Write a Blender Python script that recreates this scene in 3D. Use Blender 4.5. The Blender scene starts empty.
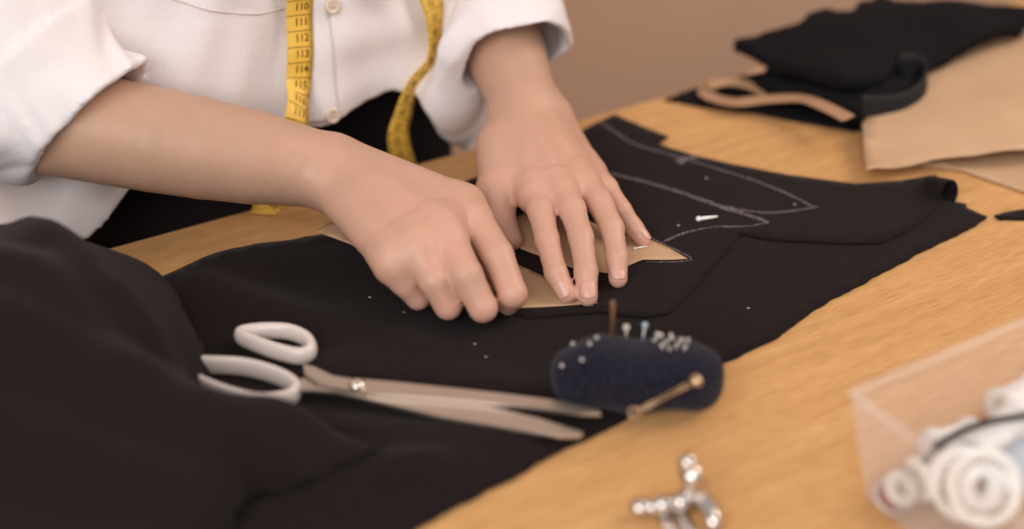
import bpy, bmesh, math, random
import numpy as np
from mathutils import Vector, Matrix, noise, geometry

random.seed(7)
SC = bpy.context.scene
COL = SC.collection
TZ = 0.75                                   # height of the table top
TH = math.radians(32.0); FPX = 1422.0; HC = 0.5   # camera pitch, focal length in pixels, height above the table

def ray(px, py):
    u = (px - 512) / FPX; v = (264.5 - py) / FPX
    return np.array([u, math.cos(TH) + v * math.sin(TH), -math.sin(TH) + v * math.cos(TH)])
def W(px, py, z=0.0):                       # point at height z above the table (z = 0 is the table top)
    d = ray(px, py)
    return np.array([0, 0, HC]) + d * ((HC - z) / -d[2])
E0 = W(110, 247)
U = W(660, 97) - E0; U /= np.linalg.norm(U)
N = np.array([-U[1], U[0], 0.0])
S0 = 0.167
def B(s, off, z):                           # s along the far edge of the table, off beyond it
    return E0 + (s + S0) * U + off * N + np.array([0, 0, z])
def Q(px, py, off):                         # the pixel's ray met by the upright plane off behind the far edge
    d = ray(px, py); c = np.array([0, 0, HC])
    return c + d * (((E0 - c) @ N + off) / (d @ N))
def toS(P):
    D = P - E0
    return D @ U - S0, D @ N, P[..., 2]
def up(p): return Vector((float(p[0]), float(p[1]), float(p[2]) + TZ))

# ------------------------------------------------------------ materials
def lin(c):
    return tuple(((x / 255) / 12.92 if x / 255 <= .04045 else ((x / 255 + .055) / 1.055) ** 2.4) for x in c) + (1.0,)
def mat(name, col, rough=.6, metal=0, spec=.5, sheen=0, sss=0, trans=0, coat=0, ior=1.45, bump=None, vary=None, alpha=1):
    m = bpy.data.materials.new(name); m.use_nodes = True
    nt = m.node_tree; b = nt.nodes['Principled BSDF']
    c = lin(col)
    b.inputs['Base Color'].default_value = c
    b.inputs['Roughness'].default_value = rough
    b.inputs['Metallic'].default_value = metal
    b.inputs['Specular IOR Level'].default_value = spec
    b.inputs['IOR'].default_value = ior
    b.inputs['Sheen Weight'].default_value = sheen
    b.inputs['Transmission Weight'].default_value = trans
    b.inputs['Coat Weight'].default_value = coat
    b.inputs['Alpha'].default_value = alpha
    if sss:
        b.inputs['Subsurface Weight'].default_value = sss
        b.inputs['Subsurface Radius'].default_value = (1, .35, .2)
        b.inputs['Subsurface Scale'].default_value = .006
    tc = nt.nodes.new('ShaderNodeTexCoord')
    if bump:                                 # list of (scale, strength, distance, stretch)
        prev = None
        for (sc, st, di, stretch) in bump:
            mp = nt.nodes.new('ShaderNodeMapping'); mp.inputs['Scale'].default_value = stretch
            nt.links.new(tc.outputs['Object'], mp.inputs['Vector'])
            n = nt.nodes.new('ShaderNodeTexNoise'); n.inputs['Scale'].default_value = sc
            n.inputs['Detail'].default_value = 3
            nt.links.new(mp.outputs[0], n.inputs['Vector'])
            bp = nt.nodes.new('ShaderNodeBump'); bp.inputs['Strength'].default_value = st; bp.inputs['Distance'].default_value = di
            nt.links.new(n.outputs['Fac'], bp.inputs['Height'])
            if prev: nt.links.new(prev.outputs[0], bp.inputs['Normal'])
            prev = bp
        nt.links.new(prev.outputs[0], b.inputs['Normal'])
    if vary:                                 # (scale, colour 2, stretch, low, high)
        sc, c2, stretch, lo, hi = vary
        mp = nt.nodes.new('ShaderNodeMapping'); mp.inputs['Scale'].default_value = stretch
        nt.links.new(tc.outputs['Object'], mp.inputs['Vector'])
        n = nt.nodes.new('ShaderNodeTexNoise'); n.inputs['Scale'].default_value = sc; n.inputs['Detail'].default_value = 4
        nt.links.new(mp.outputs[0], n.inputs['Vector'])
        r = nt.nodes.new('ShaderNodeMapRange'); r.inputs['From Min'].default_value = lo; r.inputs['From Max'].default_value = hi
        nt.links.new(n.outputs['Fac'], r.inputs['Value'])
        mx = nt.nodes.new('ShaderNodeMix'); mx.data_type = 'RGBA'
        nt.links.new(r.outputs[0], mx.inputs[0]); mx.inputs[6].default_value = c; mx.inputs[7].default_value = lin(c2)
        nt.links.new(mx.outputs[2], b.inputs['Base Color'])
    return m

# ------------------------------------------------------------ objects
def tag(o, label=None, cat=None, group=None, kind=None):
    if label: o['label'] = label
    if cat: o['category'] = cat
    if group: o['group'] = group
    if kind: o['kind'] = kind
    return o
def empty(name, loc, rz=0):
    o = bpy.data.objects.new(name, None); COL.objects.link(o)
    o.location = loc; o.rotation_euler = (0, 0, rz); o.empty_display_size = .02
    return o
def inv_loc(parent):
    m = Matrix.Identity(4); chain = []
    while parent: chain.append(parent); parent = parent.parent
    for p in reversed(chain): m = m @ p.matrix_basis
    return m.inverted()
def link(name, me, m, parent=None, smooth=True, at=None):
    """mesh given in world coordinates; becomes a child of parent, or a top-level object with its origin at `at`"""
    if parent is not None: me.transform(inv_loc(parent))
    elif at is not None: me.transform(Matrix.Translation(-Vector(at)))
    me.materials.append(m)
    for p in me.polygons: p.use_smooth = smooth
    o = bpy.data.objects.new(name, me); COL.objects.link(o)
    if parent is not None: o.parent = parent
    elif at is not None: o.location = at
    return o
def bm_mesh(bm, name='m'):
    bmesh.ops.recalc_face_normals(bm, faces=bm.faces)
    me = bpy.data.meshes.new(name); bm.to_mesh(me); bm.free(); return me
def raw_mesh(vs, fs):
    me = bpy.data.meshes.new('m'); me.from_pydata([tuple(v) for v in vs], [], [tuple(f) for f in fs]); me.update(); return me
def copy_tree(o, parent=None):
    c = o.copy(); COL.objects.link(c); c.parent = parent
    for ch in [x for x in bpy.data.objects if x.parent == o]:
        copy_tree(ch, c)
    return c

def add_box(bm, lo, hi, rot=None, bevel=0):
    r = bmesh.ops.create_cube(bm, size=1); vs = r['verts']
    for v in vs:
        v.co = Vector([(lo[i] + hi[i]) / 2 + v.co[i] * (hi[i] - lo[i]) for i in range(3)])
    if bevel:
        es = list({e for v in vs for e in v.link_edges})
        g = bmesh.ops.bevel(bm, geom=es, offset=bevel, segments=3, affect='EDGES', profile=.5)
        vs = list({v for f in g['faces'] for v in f.verts} | {v for v in vs if v.is_valid})
    if rot is not None:
        for v in vs: v.co = rot @ v.co
    return vs
def frame_of(t, hint=Vector((0, 0, 1))):
    t = t.normalized(); a = hint - t * hint.dot(t)
    if a.length < 1e-4: a = Vector((1, 0, 0)) - t * t.x
    a.normalize(); return t, a, t.cross(a)
def add_tube(bm, pts, rad, seg=16, closed=False, caps=True, flat=1.0, hint=Vector((0, 0, 1))):
    """tube through pts; rad a number or a list; flat squeezes it across the hint"""
    n = len(pts); pts = [Vector(p) for p in pts]
    rad = [rad] * n if not hasattr(rad, '__len__') else rad
    rings = []
    for i, p in enumerate(pts):
        a = pts[(i - 1) % n] if (closed or i) else pts[0]; b = pts[(i + 1) % n] if (closed or i < n - 1) else pts[-1]
        t, h, s = frame_of(b - a, hint)
        rings.append([bm.verts.new(p + rad[i] * (math.cos(2 * math.pi * k / seg) * h * flat + math.sin(2 * math.pi * k / seg) * s)) for k in range(seg)])
    m = n if closed else n - 1
    for i in range(m):
        A, C = rings[i], rings[(i + 1) % n]
        for k in range(seg):
            bm.faces.new((A[k], A[(k + 1) % seg], C[(k + 1) % seg], C[k]))
    if caps and not closed:
        bm.faces.new(rings[0][::-1]); bm.faces.new(rings[-1])
    return rings
def add_lathe(bm, prof, origin, axis=Vector((0, 0, 1)), seg=32):
    t, h, s = frame_of(Vector(axis), Vector((1, 0, 0.01)))
    o = Vector(origin); rings = []
    for (r, z) in prof:
        rings.append([bm.verts.new(o + t * z + r * (math.cos(2 * math.pi * k / seg) * h + math.sin(2 * math.pi * k / seg) * s)) for k in range(seg)])
    for A, C in zip(rings[:-1], rings[1:]):
        for k in range(seg): bm.faces.new((A[k], A[(k + 1) % seg], C[(k + 1) % seg], C[k]))
    bmesh.ops.remove_doubles(bm, verts=[v for r in rings for v in r], dist=1e-6)
def spline(pts, n=8, closed=False):
    P = [np.array(p, float) for p in pts]; L = len(P); out = []
    m = L if closed else L - 1
    for i in range(m):
        if closed: p0, p1, p2, p3 = P[(i - 1) % L], P[i], P[(i + 1) % L], P[(i + 2) % L]
        else: p0, p1, p2, p3 = P[max(i - 1, 0)], P[i], P[i + 1], P[min(i + 2, L - 1)]
        for k in range(n):
            t = k / n
            out.append(.5 * ((2 * p1) + (-p0 + p2) * t + (2 * p0 - 5 * p1 + 4 * p2 - p3) * t * t + (-p0 + 3 * p1 - 3 * p2 + p3) * t ** 3))
    if not closed: out.append(P[-1])
    return out

# ------------------------------------------------------------ signed distance modelling (surface nets)
class Cone:
    def __init__(s, a, b, ra, rb, flat=None):   # flat=(dir, factor): squeezed along dir
        s.a = np.array(a, float); s.b = np.array(b, float); s.ra = ra; s.rb = rb
        s.ab = s.b - s.a; s.L = max(s.ab @ s.ab, 1e-12); s.flat = flat
        if flat is not None:
            d = np.array(flat[0], float); s.d = d / np.linalg.norm(d); s.k = flat[1]
    def __call__(s, P):
        q = P - s.a
        t = np.clip(q @ s.ab / s.L, 0, 1)
        w = q - t[:, None] * s.ab
        if s.flat is not None:
            c = w @ s.d
            w = w + (c * (s.k - 1))[:, None] * s.d
            l = np.sqrt((w * w).sum(1))
            r = s.ra + (s.rb - s.ra) * t
            return (l - r) / max(1, s.k) * (1 if s.k >= 1 else 1)
        return np.sqrt((w * w).sum(1)) - (s.ra + (s.rb - s.ra) * t)
class Ell:
    def __init__(s, c, r, R=None):
        s.c = np.array(c, float); s.r = np.array(r, float); s.R = np.eye(3) if R is None else np.array(R, float)
    def __call__(s, P):
        q = (P - s.c) @ s.R.T / s.r
        l = np.sqrt((q * q).sum(1))
        return (l - 1) * s.r.min()
class Fn:
    def __init__(s, f): s.f = f
    def __call__(s, P): return s.f(P)
def _sel(ch, P, cull, k):
    if cull is None: return ch
    c, R = cull
    v = [float(x(c)[0]) if not isinstance(x, (SU, Un, Star)) else float(x(c)[0]) for x in ch]
    m = min(v)
    return [x for x, y in zip(ch, v) if y - R * 1.3 <= m + R * 1.3 + k]
def ev(x, P, cull):
    if isinstance(x, (SU, Un, Star, Cut)): return x(P, cull)
    return x(P)
class SU:
    def __init__(s, k, ch): s.k = k; s.ch = ch
    def __call__(s, P, cull=None):
        ch = _sel(s.ch, P, cull, s.k * 2)
        d = ev(ch[0], P, cull)
        for c in ch[1:]:
            e = ev(c, P, cull); h = np.maximum(s.k - np.abs(d - e), 0) / s.k
            d = np.minimum(d, e) - h * h * s.k * .25
        return d
class Un:
    def __init__(s, ch): s.ch = ch
    def __call__(s, P, cull=None):
        ch = _sel(s.ch, P, cull, 0)
        d = ev(ch[0], P, cull)
        for c in ch[1:]: d = np.minimum(d, ev(c, P, cull))
        return d
class Star:
    """every arm blends with the hub, arms do not blend with each other (fingers on a palm)"""
    def __init__(s, k, hub, arms, k2=.002): s.k = k; s.hub = hub; s.arms = arms; s.k2 = k2
    def __call__(s, P, cull=None):
        h0 = ev(s.hub, P, cull); out = None
        for a in s.arms:
            e = ev(a, P, cull); h = np.maximum(s.k - np.abs(h0 - e), 0) / s.k
            d = np.minimum(h0, e) - h * h * s.k * .25
            if out is None: out = d
            else:
                h = np.maximum(s.k2 - np.abs(out - d), 0) / s.k2
                out = np.minimum(out, d) - np.where((out < h0 - 1e-5) | (d < h0 - 1e-5), h * h * s.k2 * .25 * (np.minimum(out, d) < h0 - 1e-4), 0)
        return out
class Cut:
    """body minus each f in subs (or intersected when given as negative distance)"""
    def __init__(s, body, subs): s.body = body; s.subs = subs
    def __call__(s, P, cull=None):
        d = ev(s.body, P, cull)
        for f in s.subs: d = np.maximum(d, -ev(f, P, None))
        return d

def surface(f, lo, hi, h, n=12, slack=1.3, disp=None):
    lo = np.array(lo, float); hi = np.array(hi, float)
    nb = np.ceil((hi - lo) / (h * n)).astype(int)
    I = np.stack(np.meshgrid(*[np.arange(k) for k in nb], indexing='ij'), -1).reshape(-1, 3)
    C = lo + (I + .5) * h * n; R = h * n * math.sqrt(3) / 2
    v = f(C)
    keep = np.abs(v) < R * slack + h * 3
    I, C = I[keep], C[keep]
    g = np.arange(n + 2); G = np.stack(np.meshgrid(g, g, g, indexing='ij'), -1).reshape(-1, 3)
    keys = []; pos = []; edges = []
    big = (nb * n + 4).astype(np.int64)
    key = lambda ijk: (ijk[..., 0].astype(np.int64) * big[1] + ijk[..., 1]) * big[2] + ijk[..., 2]
    corners = [(a, b, c) for a in (0, 1) for b in (0, 1) for c in (0, 1)]
    ed = [(a, b) for a in corners for b in corners if sum(abs(x - y) for x, y in zip(a, b)) == 1 and a < b]
    for bi, c in zip(I, C):
        P = lo + (G + bi * n) * h
        D = f(P, (c[None], R)) if isinstance(f, (SU, Un, Star, Cut)) else f(P)
        D = D.reshape(n + 2, n + 2, n + 2)
        S = D < 0
        if S.all() or not S.any(): continue
        m = n
        cnt = np.zeros((m + 1,) * 3, int)
        for (a, b, c2) in corners: cnt += S[a:a + m + 1, b:b + m + 1, c2:c2 + m + 1]
        act = (cnt > 0) & (cnt < 8); act[m:] = False; act[:, m:] = False; act[:, :, m:] = False
        ii = np.argwhere(act)
        if len(ii):
            acc = np.zeros((len(ii), 3)); num = np.zeros(len(ii))
            for (a, b) in ed:
                da = D[ii[:, 0] + a[0], ii[:, 1] + a[1], ii[:, 2] + a[2]]; db = D[ii[:, 0] + b[0], ii[:, 1] + b[1], ii[:, 2] + b[2]]
                x = (da < 0) != (db < 0)
                t = np.where(x, da / np.where(x, da - db, 1), 0)
                pt = np.array(a) + t[:, None] * (np.array(b) - np.array(a))
                acc += np.where(x[:, None], pt, 0); num += x
            pos.append(lo + (ii + bi * n + acc / num[:, None]) * h)
            keys.append(key(ii + bi * n))
        for ax in range(3):
            e = [0, 0, 0]; e[ax] = 1
            A = S[:m, :m, :m]; Bq = S[e[0]:m + e[0], e[1]:m + e[1], e[2]:m + e[2]]
            jj = np.argwhere(A != Bq)
            if len(jj): edges.append((ax, jj + bi * n, A[jj[:, 0], jj[:, 1], jj[:, 2]]))
    keys = np.concatenate(keys); pos = np.concatenate(pos)
    o = np.argsort(keys); keys = keys[o]; pos = pos[o]
    faces = []
    for ax, J, sg in edges:
        b = np.eye(3, dtype=int)[(ax + 1) % 3]; c = np.eye(3, dtype=int)[(ax + 2) % 3]
        q = []; ok = np.ones(len(J), bool)
        for off in (0 * b, -b, -b - c, -c):
            K = J + off; k = key(K); ix = np.clip(np.searchsorted(keys, k), 0, len(keys) - 1)
            ok &= (keys[ix] == k) & (K >= 0).all(1); q.append(ix)
        F = np.stack(q, 1); F = np.where(sg[:, None], F, F[:, ::-1])
        faces.append(F[ok])
    F = np.concatenate(faces)
    if disp is not None: pos = disp(pos)
    pos = pos.copy(); pos[:, 2] += TZ
    me = bpy.data.meshes.new('m')
    me.vertices.add(len(pos)); me.vertices.foreach_set('co', pos.ravel())
    me.loops.add(len(F) * 4); me.loops.foreach_set('vertex_index', F.ravel().astype(np.int32))
    me.polygons.add(len(F)); me.polygons.foreach_set('loop_start', np.arange(0, len(F) * 4, 4, dtype=np.int32))
    me.polygons.foreach_set('loop_total', np.full(len(F), 4, dtype=np.int32))
    me.update(calc_edges=True); me.validate()
    return me
def limb(pts, rads, k=.006, flat=None):
    return SU(k, [Cone(pts[i], pts[i + 1], rads[i], rads[i + 1], flat) for i in range(len(pts) - 1)])

def long_limb(a, b, ts, rs, k=.0008):
    return SU(k, [Cone(a + (b - a) * ts[i], a + (b - a) * ts[i + 1], rs[i], rs[i + 1]) for i in range(len(ts) - 1)])
def finger(root, pts, rads, k=.002):
    """root sits inside the palm; the finger reaches its full girth a third of the way to the middle joint"""
    p0 = root * .66 + pts[0] * .34; r0 = rads[0]
    return limb([root, p0] + list(pts), [r0 * .72, r0 * .97] + list(rads[1:]), k)

def fan(ws, ms, rw, rm, n=13, k=.0022):
    """the back of the hand: close-set cones from the wrist to the row of knuckles"""
    out = []
    A = np.array(ws); Bm = np.array(ms); R = np.array(rm)
    for i in range(n):
        u = 3 * i / (n - 1); j = min(int(u), 2); t = u - j
        # smooth the row so that the knuckles stand in a soft arc
        a = A[j] * (1 - t) + A[j + 1] * t; b_ = Bm[j] * (1 - t) + Bm[j + 1] * t
        r_ = R[j] * (1 - t) + R[j + 1] * t - .0010 * math.sin(math.pi * t) ** 2
        out.append(Cone(a, b_, rw, r_))
    return SU(k, out)
# ------------------------------------------------------------ camera, light, room, table
cam = bpy.data.cameras.new('camera'); camo = bpy.data.objects.new('camera', cam); COL.objects.link(camo)
camo.location = (0, 0, TZ + HC); camo.rotation_euler = (math.pi / 2 - TH, 0, 0)
cam.sensor_width = 36; cam.lens = 36 * FPX / 1024; cam.clip_start = .02
cam.dof.use_dof = True; cam.dof.focus_distance = .925; cam.dof.aperture_fstop = 1.9
SC.camera = camo
SC.view_settings.view_transform = 'Standard'; SC.view_settings.look = 'None'
SC.view_settings.exposure = 0.0; SC.view_settings.gamma = 1; SC.view_settings.use_curve_mapping = False

w = bpy.data.worlds.new('world'); SC.world = w; w.use_nodes = True
bg = w.node_tree.nodes['Background']; bg.inputs[0].default_value = lin((255, 250, 248)); bg.inputs[1].default_value = .50
def area(name, loc, target, size, power, col):
    l = bpy.data.lights.new(name, 'AREA'); l.shape = 'RECTANGLE'; l.size, l.size_y = size; l.energy = power; l.color = lin(col)[:3]
    o = bpy.data.objects.new(name, l); COL.objects.link(o); o.location = loc
    o.rotation_euler = (Vector(target) - Vector(loc)).to_track_quat('-Z', 'Y').to_euler(); return o
area('window_light', (-.75, -1.2, 2.2), (0, .8, .8), (1.9, 1.5), 50, (255, 250, 246))
area('wall_fill_light', (1.5, 1.0, 2.1), (0.3, 1.2, .8), (.9, .9), 20, (255, 232, 212))  # added fill without a fixture, lightens the back wall towards the right

wallm = mat('painted_wall', (210, 172, 146), .9, vary=(1.5, (198, 163, 140), (1, 1, 1), .3, .7))
floorm = mat('floor_boards', (120, 92, 70), .5, vary=(6, (95, 70, 52), (1, 8, 1), .3, .7))
def slab(name, pts, m, at):
    bm = bmesh.new(); 
    vs = [bm.verts.new(Vector(p)) for p in pts]
    bm.faces.new(vs[:4]); bm.faces.new(vs[4:][::-1])
    for k in range(4): bm.faces.new((vs[k], vs[4 + k], vs[4 + (k + 1) % 4], vs[(k + 1) % 4]))
    return link(name, bm_mesh(bm), m, None, False, at)
def uslab(name, s0, s1, o0, o1, z0, z1, m):
    pts = [B(s, o, z) for z in (z0, z1) for s, o in ((s0, o0), (s1, o0), (s1, o1), (s0, o1))]
    pts = [up(p) for p in pts]
    c = sum(pts, Vector()) / 8
    return slab(name, pts, m, c)
tag(uslab('floor', -2.2, 3.4, -2.6, 1.6, -.80, -TZ, floorm), kind='structure')
tag(uslab('wall_back', -2.2, 3.4, .75, .85, -TZ, 1.75, wallm), kind='structure')
tag(uslab('baseboard_back', -2.2, 3.4, .73, .749, -TZ, -TZ + .09, mat('baseboard_paint', (225, 215, 205), .5)), kind='structure')

# oak table: the grain runs along the far edge
oak = bpy.data.materials.new('oak_veneer'); oak.use_nodes = True
nt = oak.node_tree; b = nt.nodes['Principled BSDF']; b.inputs['Roughness'].default_value = .46; b.inputs['Specular IOR Level'].default_value = .35
tc = nt.nodes.new('ShaderNodeTexCoord')
def nz(scale, stretch, det=5, dist=0):
    mp = nt.nodes.new('ShaderNodeMapping'); mp.inputs['Scale'].default_value = stretch
    nt.links.new(tc.outputs['Object'], mp.inputs['Vector'])
    n = nt.nodes.new('ShaderNodeTexNoise'); n.inputs['Scale'].default_value = scale; n.inputs['Detail'].default_value = det
    n.inputs['Distortion'].default_value = dist
    nt.links.new(mp.outputs[0], n.inputs['Vector']); return n
def ramp(n, stops):
    r = nt.nodes.new('ShaderNodeValToRGB'); e = r.color_ramp.elements
    while len(e) < len(stops): e.new(.5)
    for x, (p, c) in zip(e, stops): x.position = p; x.color = lin(c)
    nt.links.new(n.outputs['Fac'], r.inputs[0]); return r
n1 = nz(9, (1, 14, 1), 5, .3); r1 = ramp(n1, [(.30, (196, 149, 97)), (.5, (204, 157, 104)), (.72, (211, 166, 112))])
n2 = nz(60, (1, 16, 1), 3); r2 = ramp(n2, [(.36, (186, 150, 112)), (.56, (255, 255, 255))])
mx = nt.nodes.new('ShaderNodeMix'); mx.data_type = 'RGBA'; mx.blend_type = 'MULTIPLY'; mx.inputs[0].default_value = .34
nt.links.new(r1.outputs[0], mx.inputs[6]); nt.links.new(r2.outputs[0], mx.inputs[7]); nt.links.new(mx.outputs[2], b.inputs['Base Color'])
bp = nt.nodes.new('ShaderNodeBump'); bp.inputs['Strength'].default_value = .15; bp.inputs['Distance'].default_value = .0006
nt.links.new(n2.outputs['Fac'], bp.inputs['Height']); nt.links.new(bp.outputs[0], b.inputs['Normal'])

ang = math.atan2(U[1], U[0])
tab = empty('work_table', up(B(.35, -.4, -TZ)), ang)
tag(tab, 'oak veneer work table with dark fabric spread over it', 'table')
def tbox(name, s0, s1, o0, o1, z0, z1, bevel=.003, m=oak):
    bm = bmesh.new(); add_box(bm, (s0 - .35, o0 + .4, z0 + TZ), (s1 - .35, o1 + .4, z1 + TZ), None, bevel)
    me = bm_mesh(bm); me.materials.append(m)
    o = bpy.data.objects.new(name, me); COL.objects.link(o); o.parent = tab; return o
tbox('tabletop', -.55, 1.25, -.78, 0, -.028, 0)
for s in (-.50, 1.14):
    for o in (-.74, -.07): tbox('leg', s, s + .06, o, o + .05, -TZ, -.028, .004)
tbox('apron', -.44, 1.14, -.045, -.027, -.10, -.028); tbox('apron', -.44, 1.14, -.735, -.717, -.10, -.028)
# ------------------------------------------------------------ the person
def WA(pts): return [W(*p) for p in pts]
# right arm (left in the picture)
shR = B(-.19, .13, .37); elR = W(-42, 104, .105); wrR = W(322, 170, .050)
f1 = elR * .62 + wrR * .38; f2 = elR * .25 + wrR * .75
armR = SU(.02, [Cone(shR, elR, .046, .037), long_limb(elR, wrR, [0, .2, .4, .53, .665, .80, .92, 1], [.0360, .0358, .0350, .0346, .0335, .0312, .0276, .0250])])
mR = [W(464, 205, .048), W(441, 228, .051), W(415, 243, .048), W(391, 259, .041)]
wb = [W(338, 158, .052), W(336, 166, .053), W(332, 174, .050), W(327, 182, .045)]
def lerp(a, b, t): return a * (1 - t) + b * t
def tendon(a, b, ra, r0, r1, t0=.35):
    """low ridge on the back of the hand from the wrist to the knuckle"""
    upv = np.array([0, -.25, .97])
    return Cone(lerp(a, b, t0) + upv * (lerp(ra, r1, t0) - .0022), b + upv * (r1 - .0042), .0024, .0036)
rR = [.0130, .0132, .0126, .0116]
palmR = SU(.004, [SU(.006, [fan(wb, mR, .0155, rR)] +
          [Cone(wrR, (wrR + mR[1]) / 2 + np.array([0, 0, -.017]), .020, .017),
           Cone(W(350, 170, .040), W(430, 235, .030), .018, .014),
           Ell(W(324, 184, .051), (.0105, .0105, .0105))])] + [tendon(wb[i], mR[i], .0150, 0, rR[i]) for i in range(4)])
fR = [
 finger(mR[0], [W(497, 255, .037), W(513, 294, .022), W(508, 304, .010)], [.0122, .0104, .0089, .0074], .002),
 finger(mR[1], [W(466, 275, .038), W(483, 308, .020), W(486, 304, .010)], [.0124, .0102, .0089, .0074], .002),
 finger(mR[2], [W(434, 281, .034), W(448, 306, .018), W(454, 302, .009)], [.0118, .0096, .0085, .0072], .002),
 finger(mR[3], [W(405, 283, .027), W(418, 298, .015), W(428, 296, .008)], [.0108, .0086, .0075, .0064], .002),
]
thR = limb([W(375, 175, .035), W(440, 215, .028), W(490, 262, .022), W(514, 290, .010)], [.014, .012, .0095, .0075], .008)
handR = Star(.012, SU(.02, [palmR]), fR + [thR])
# left arm (right in the picture)
shL = B(.17, .13, .37); elL = W(462, -62, .125); wrL = W(527, 112, .048)
g1 = elL * .6 + wrL * .4
armL = SU(.02, [Cone(shL, elL, .048, .040), long_limb(elL, wrL, [0, .25, .5, .7, .85, 1], [.0370, .0365, .0335, .0300, .0262, .0248])])
mL = [W(534, 192, .034), W(559, 189, .037), W(580, 180, .035), W(587, 168, .029)]
wl = [W(510, 118, .046), W(521, 116, .050), W(536, 114, .048), W(546, 114, .042)]
rL = [.0118, .0120, .0115, .0103]
palmL = SU(.004, [SU(.006, [fan(wl, mL, .0165, rL)] +
          [Cone(wrL, (wrL + mL[1]) / 2 + np.array([0, 0, -.015]), .021, .017),
           Cone(W(507, 140, .036), W(510, 182, .030), .0185, .0140),
           Ell(W(555, 115, .047), (.0125, .0125, .012))])] + [tendon(wl[i], mL[i], .0162, 0, rL[i], .5) for i in range(4)])
fL = [
 finger(mL[0], [W(541, 211, .034), W(547, 240, .028), W(556, 273, .018), W(567, 294, .0085)], [.0108, .0090, .0079, .0072, .0064], .003),
 finger(mL[1], [W(572, 209, .037), W(581, 237, .030), W(586, 272, .019), W(588, 297, .0085)], [.0108, .0090, .0080, .0073, .0065], .003),
 finger(mL[2], [W(600, 203, .034), W(612, 228, .028), W(617, 258, .018), W(618, 279, .0085)], [.0104, .0088, .0078, .0071, .0063], .003),
 finger(mL[3], [W(606, 188, .031), W(621, 210, .024), W(634, 228, .014), W(643, 240, .0078)], [.0094, .0080, .0070, .0063, .0056], .003),
]
thL = limb([W(500, 148, .036), W(496, 192, .028), W(500, 222, .016), W(512, 240, .009)], [.017, .0125, .0095, .0078], .008)
handL = Star(.010, SU(.02, [palmL]), fL + [thL])

head_c = B(-.02, .07, .60)
torso = SU(.06, [Cone(B(-.02, .16, -.22), B(-.02, .16, .05), .065, .06), Cone(B(-.02, .16, .05), B(-.02, .145, .30), .06, .09),
    Cone(shR, shL, .052, .052), Cone(B(-.02, .135, .36), B(-.02, .105, .50), .060, .048)])
fwd = -N
head = SU(.02, [Ell(head_c + np.array([0, 0, .03]), (.074, .092, .098)), Ell(head_c + fwd * .03 + np.array([0, 0, -.035]), (.052, .060, .062)),
    Cone(head_c + fwd * .088 + np.array([0, 0, .015]), head_c + fwd * .108 + np.array([0, 0, -.018]), .007, .011),
    Cone(head_c + fwd * .082 - U * .018 + np.array([0, 0, -.045]), head_c + fwd * .082 + U * .018 + np.array([0, 0, -.045]), .008, .008),
    Ell(head_c + U * .076, (.012, .018, .03)), Ell(head_c - U * .076, (.012, .018, .03))])
neck_head = SU(.03, [torso, head])
bodyf = SU(.03, [neck_head, SU(.012, [armR, handR]), SU(.012, [armL, handL])])
# arms blend with the torso only near the shoulder
bodyf = Un([SU(.03, [neck_head, Cone(shR, shR * .6 + elR * .4, .050, .046), Cone(shL, shL * .6 + elL * .4, .048, .045)]),
            SU(.010, [armR, handR]), SU(.010, [armL, handL])])

person = empty('person', up(B(-.02, .13, -TZ)), 0)
tag(person, 'person in loose white shirt with rolled sleeves, both hands on brown paper pieces', 'person')

skin = mat('skin', (226, 176, 146), .42, sss=.12, spec=.4, bump=[(90, .25, .0012, (1, 1, 1)), (330, .35, .0005, (1, 1, 1)), (1000, .25, .0003, (1, 1, 1))])
nt = skin.node_tree; b = nt.nodes['Principled BSDF']
at = nt.nodes.new('ShaderNodeAttribute'); at.attribute_name = 'flush'
tc = nt.nodes.new('ShaderNodeTexCoord'); n = nt.nodes.new('ShaderNodeTexNoise'); n.inputs['Scale'].default_value = 55; n.inputs['Detail'].default_value = 4
nt.links.new(tc.outputs['Object'], n.inputs['Vector'])
mx = nt.nodes.new('ShaderNodeMix'); mx.data_type = 'RGBA'
mx.inputs[6].default_value = lin((176, 144, 119)); mx.inputs[7].default_value = lin((210, 160, 142))
ad = nt.nodes.new('ShaderNodeMath'); ad.operation = 'MULTIPLY_ADD'; ad.inputs[1].default_value = .5; ad.use_clamp = True
nt.links.new(n.outputs['Fac'], ad.inputs[0]); nt.links.new(at.outputs['Fac'], ad.inputs[2])
nt.links.new(ad.outputs[0], mx.inputs[0]); nt.links.new(mx.outputs[2], b.inputs['Base Color'])

me = surface(bodyf, (-.50, .665, -.45), (.15, 1.35, .75), .0019)
body = link('body', me, skin, person)
co = np.empty(len(me.vertices) * 3); me.vertices.foreach_get('co', co); co = co.reshape(-1, 3) + np.array(person.location); co[:, 2] -= TZ
fl = np.zeros(len(co))
for p, r_ in ((W(420, 230, .05), .09), (W(555, 190, .04), .10)): fl = np.maximum(fl, .45 * np.exp(-((co - p) ** 2).sum(1) / (r_ * r_)))
spots = [(p, .016, .55) for p in mR + mL] + [(W(567, 294, .01), .018, .8), (W(588, 297, .01), .018, .7), (W(618, 279, .01), .018, .7), (W(643, 240, .01), .018, .9),
    (W(512, 300, .02), .02, .7), (W(483, 311, .02), .02, .7), (W(449, 310, .02), .02, .7), (W(419, 302, .02), .02, .7), (W(496, 192, .028), .03, .5),
    (W(579, 232, .036), .012, .4), (W(547, 240, .033), .012, .4), (W(606, 213, .035), .012, .4)]
for p, r, a in spots: fl = np.maximum(fl, a * np.exp(-((co - p) ** 2).sum(1) / (r * r)))
a_ = me.attributes.new('flush', 'FLOAT', 'POINT'); a_.data.foreach_set('value', fl.astype(np.float32))
sm = body.modifiers.new('soft', 'SMOOTH'); sm.factor = .5; sm.iterations = 4

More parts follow.
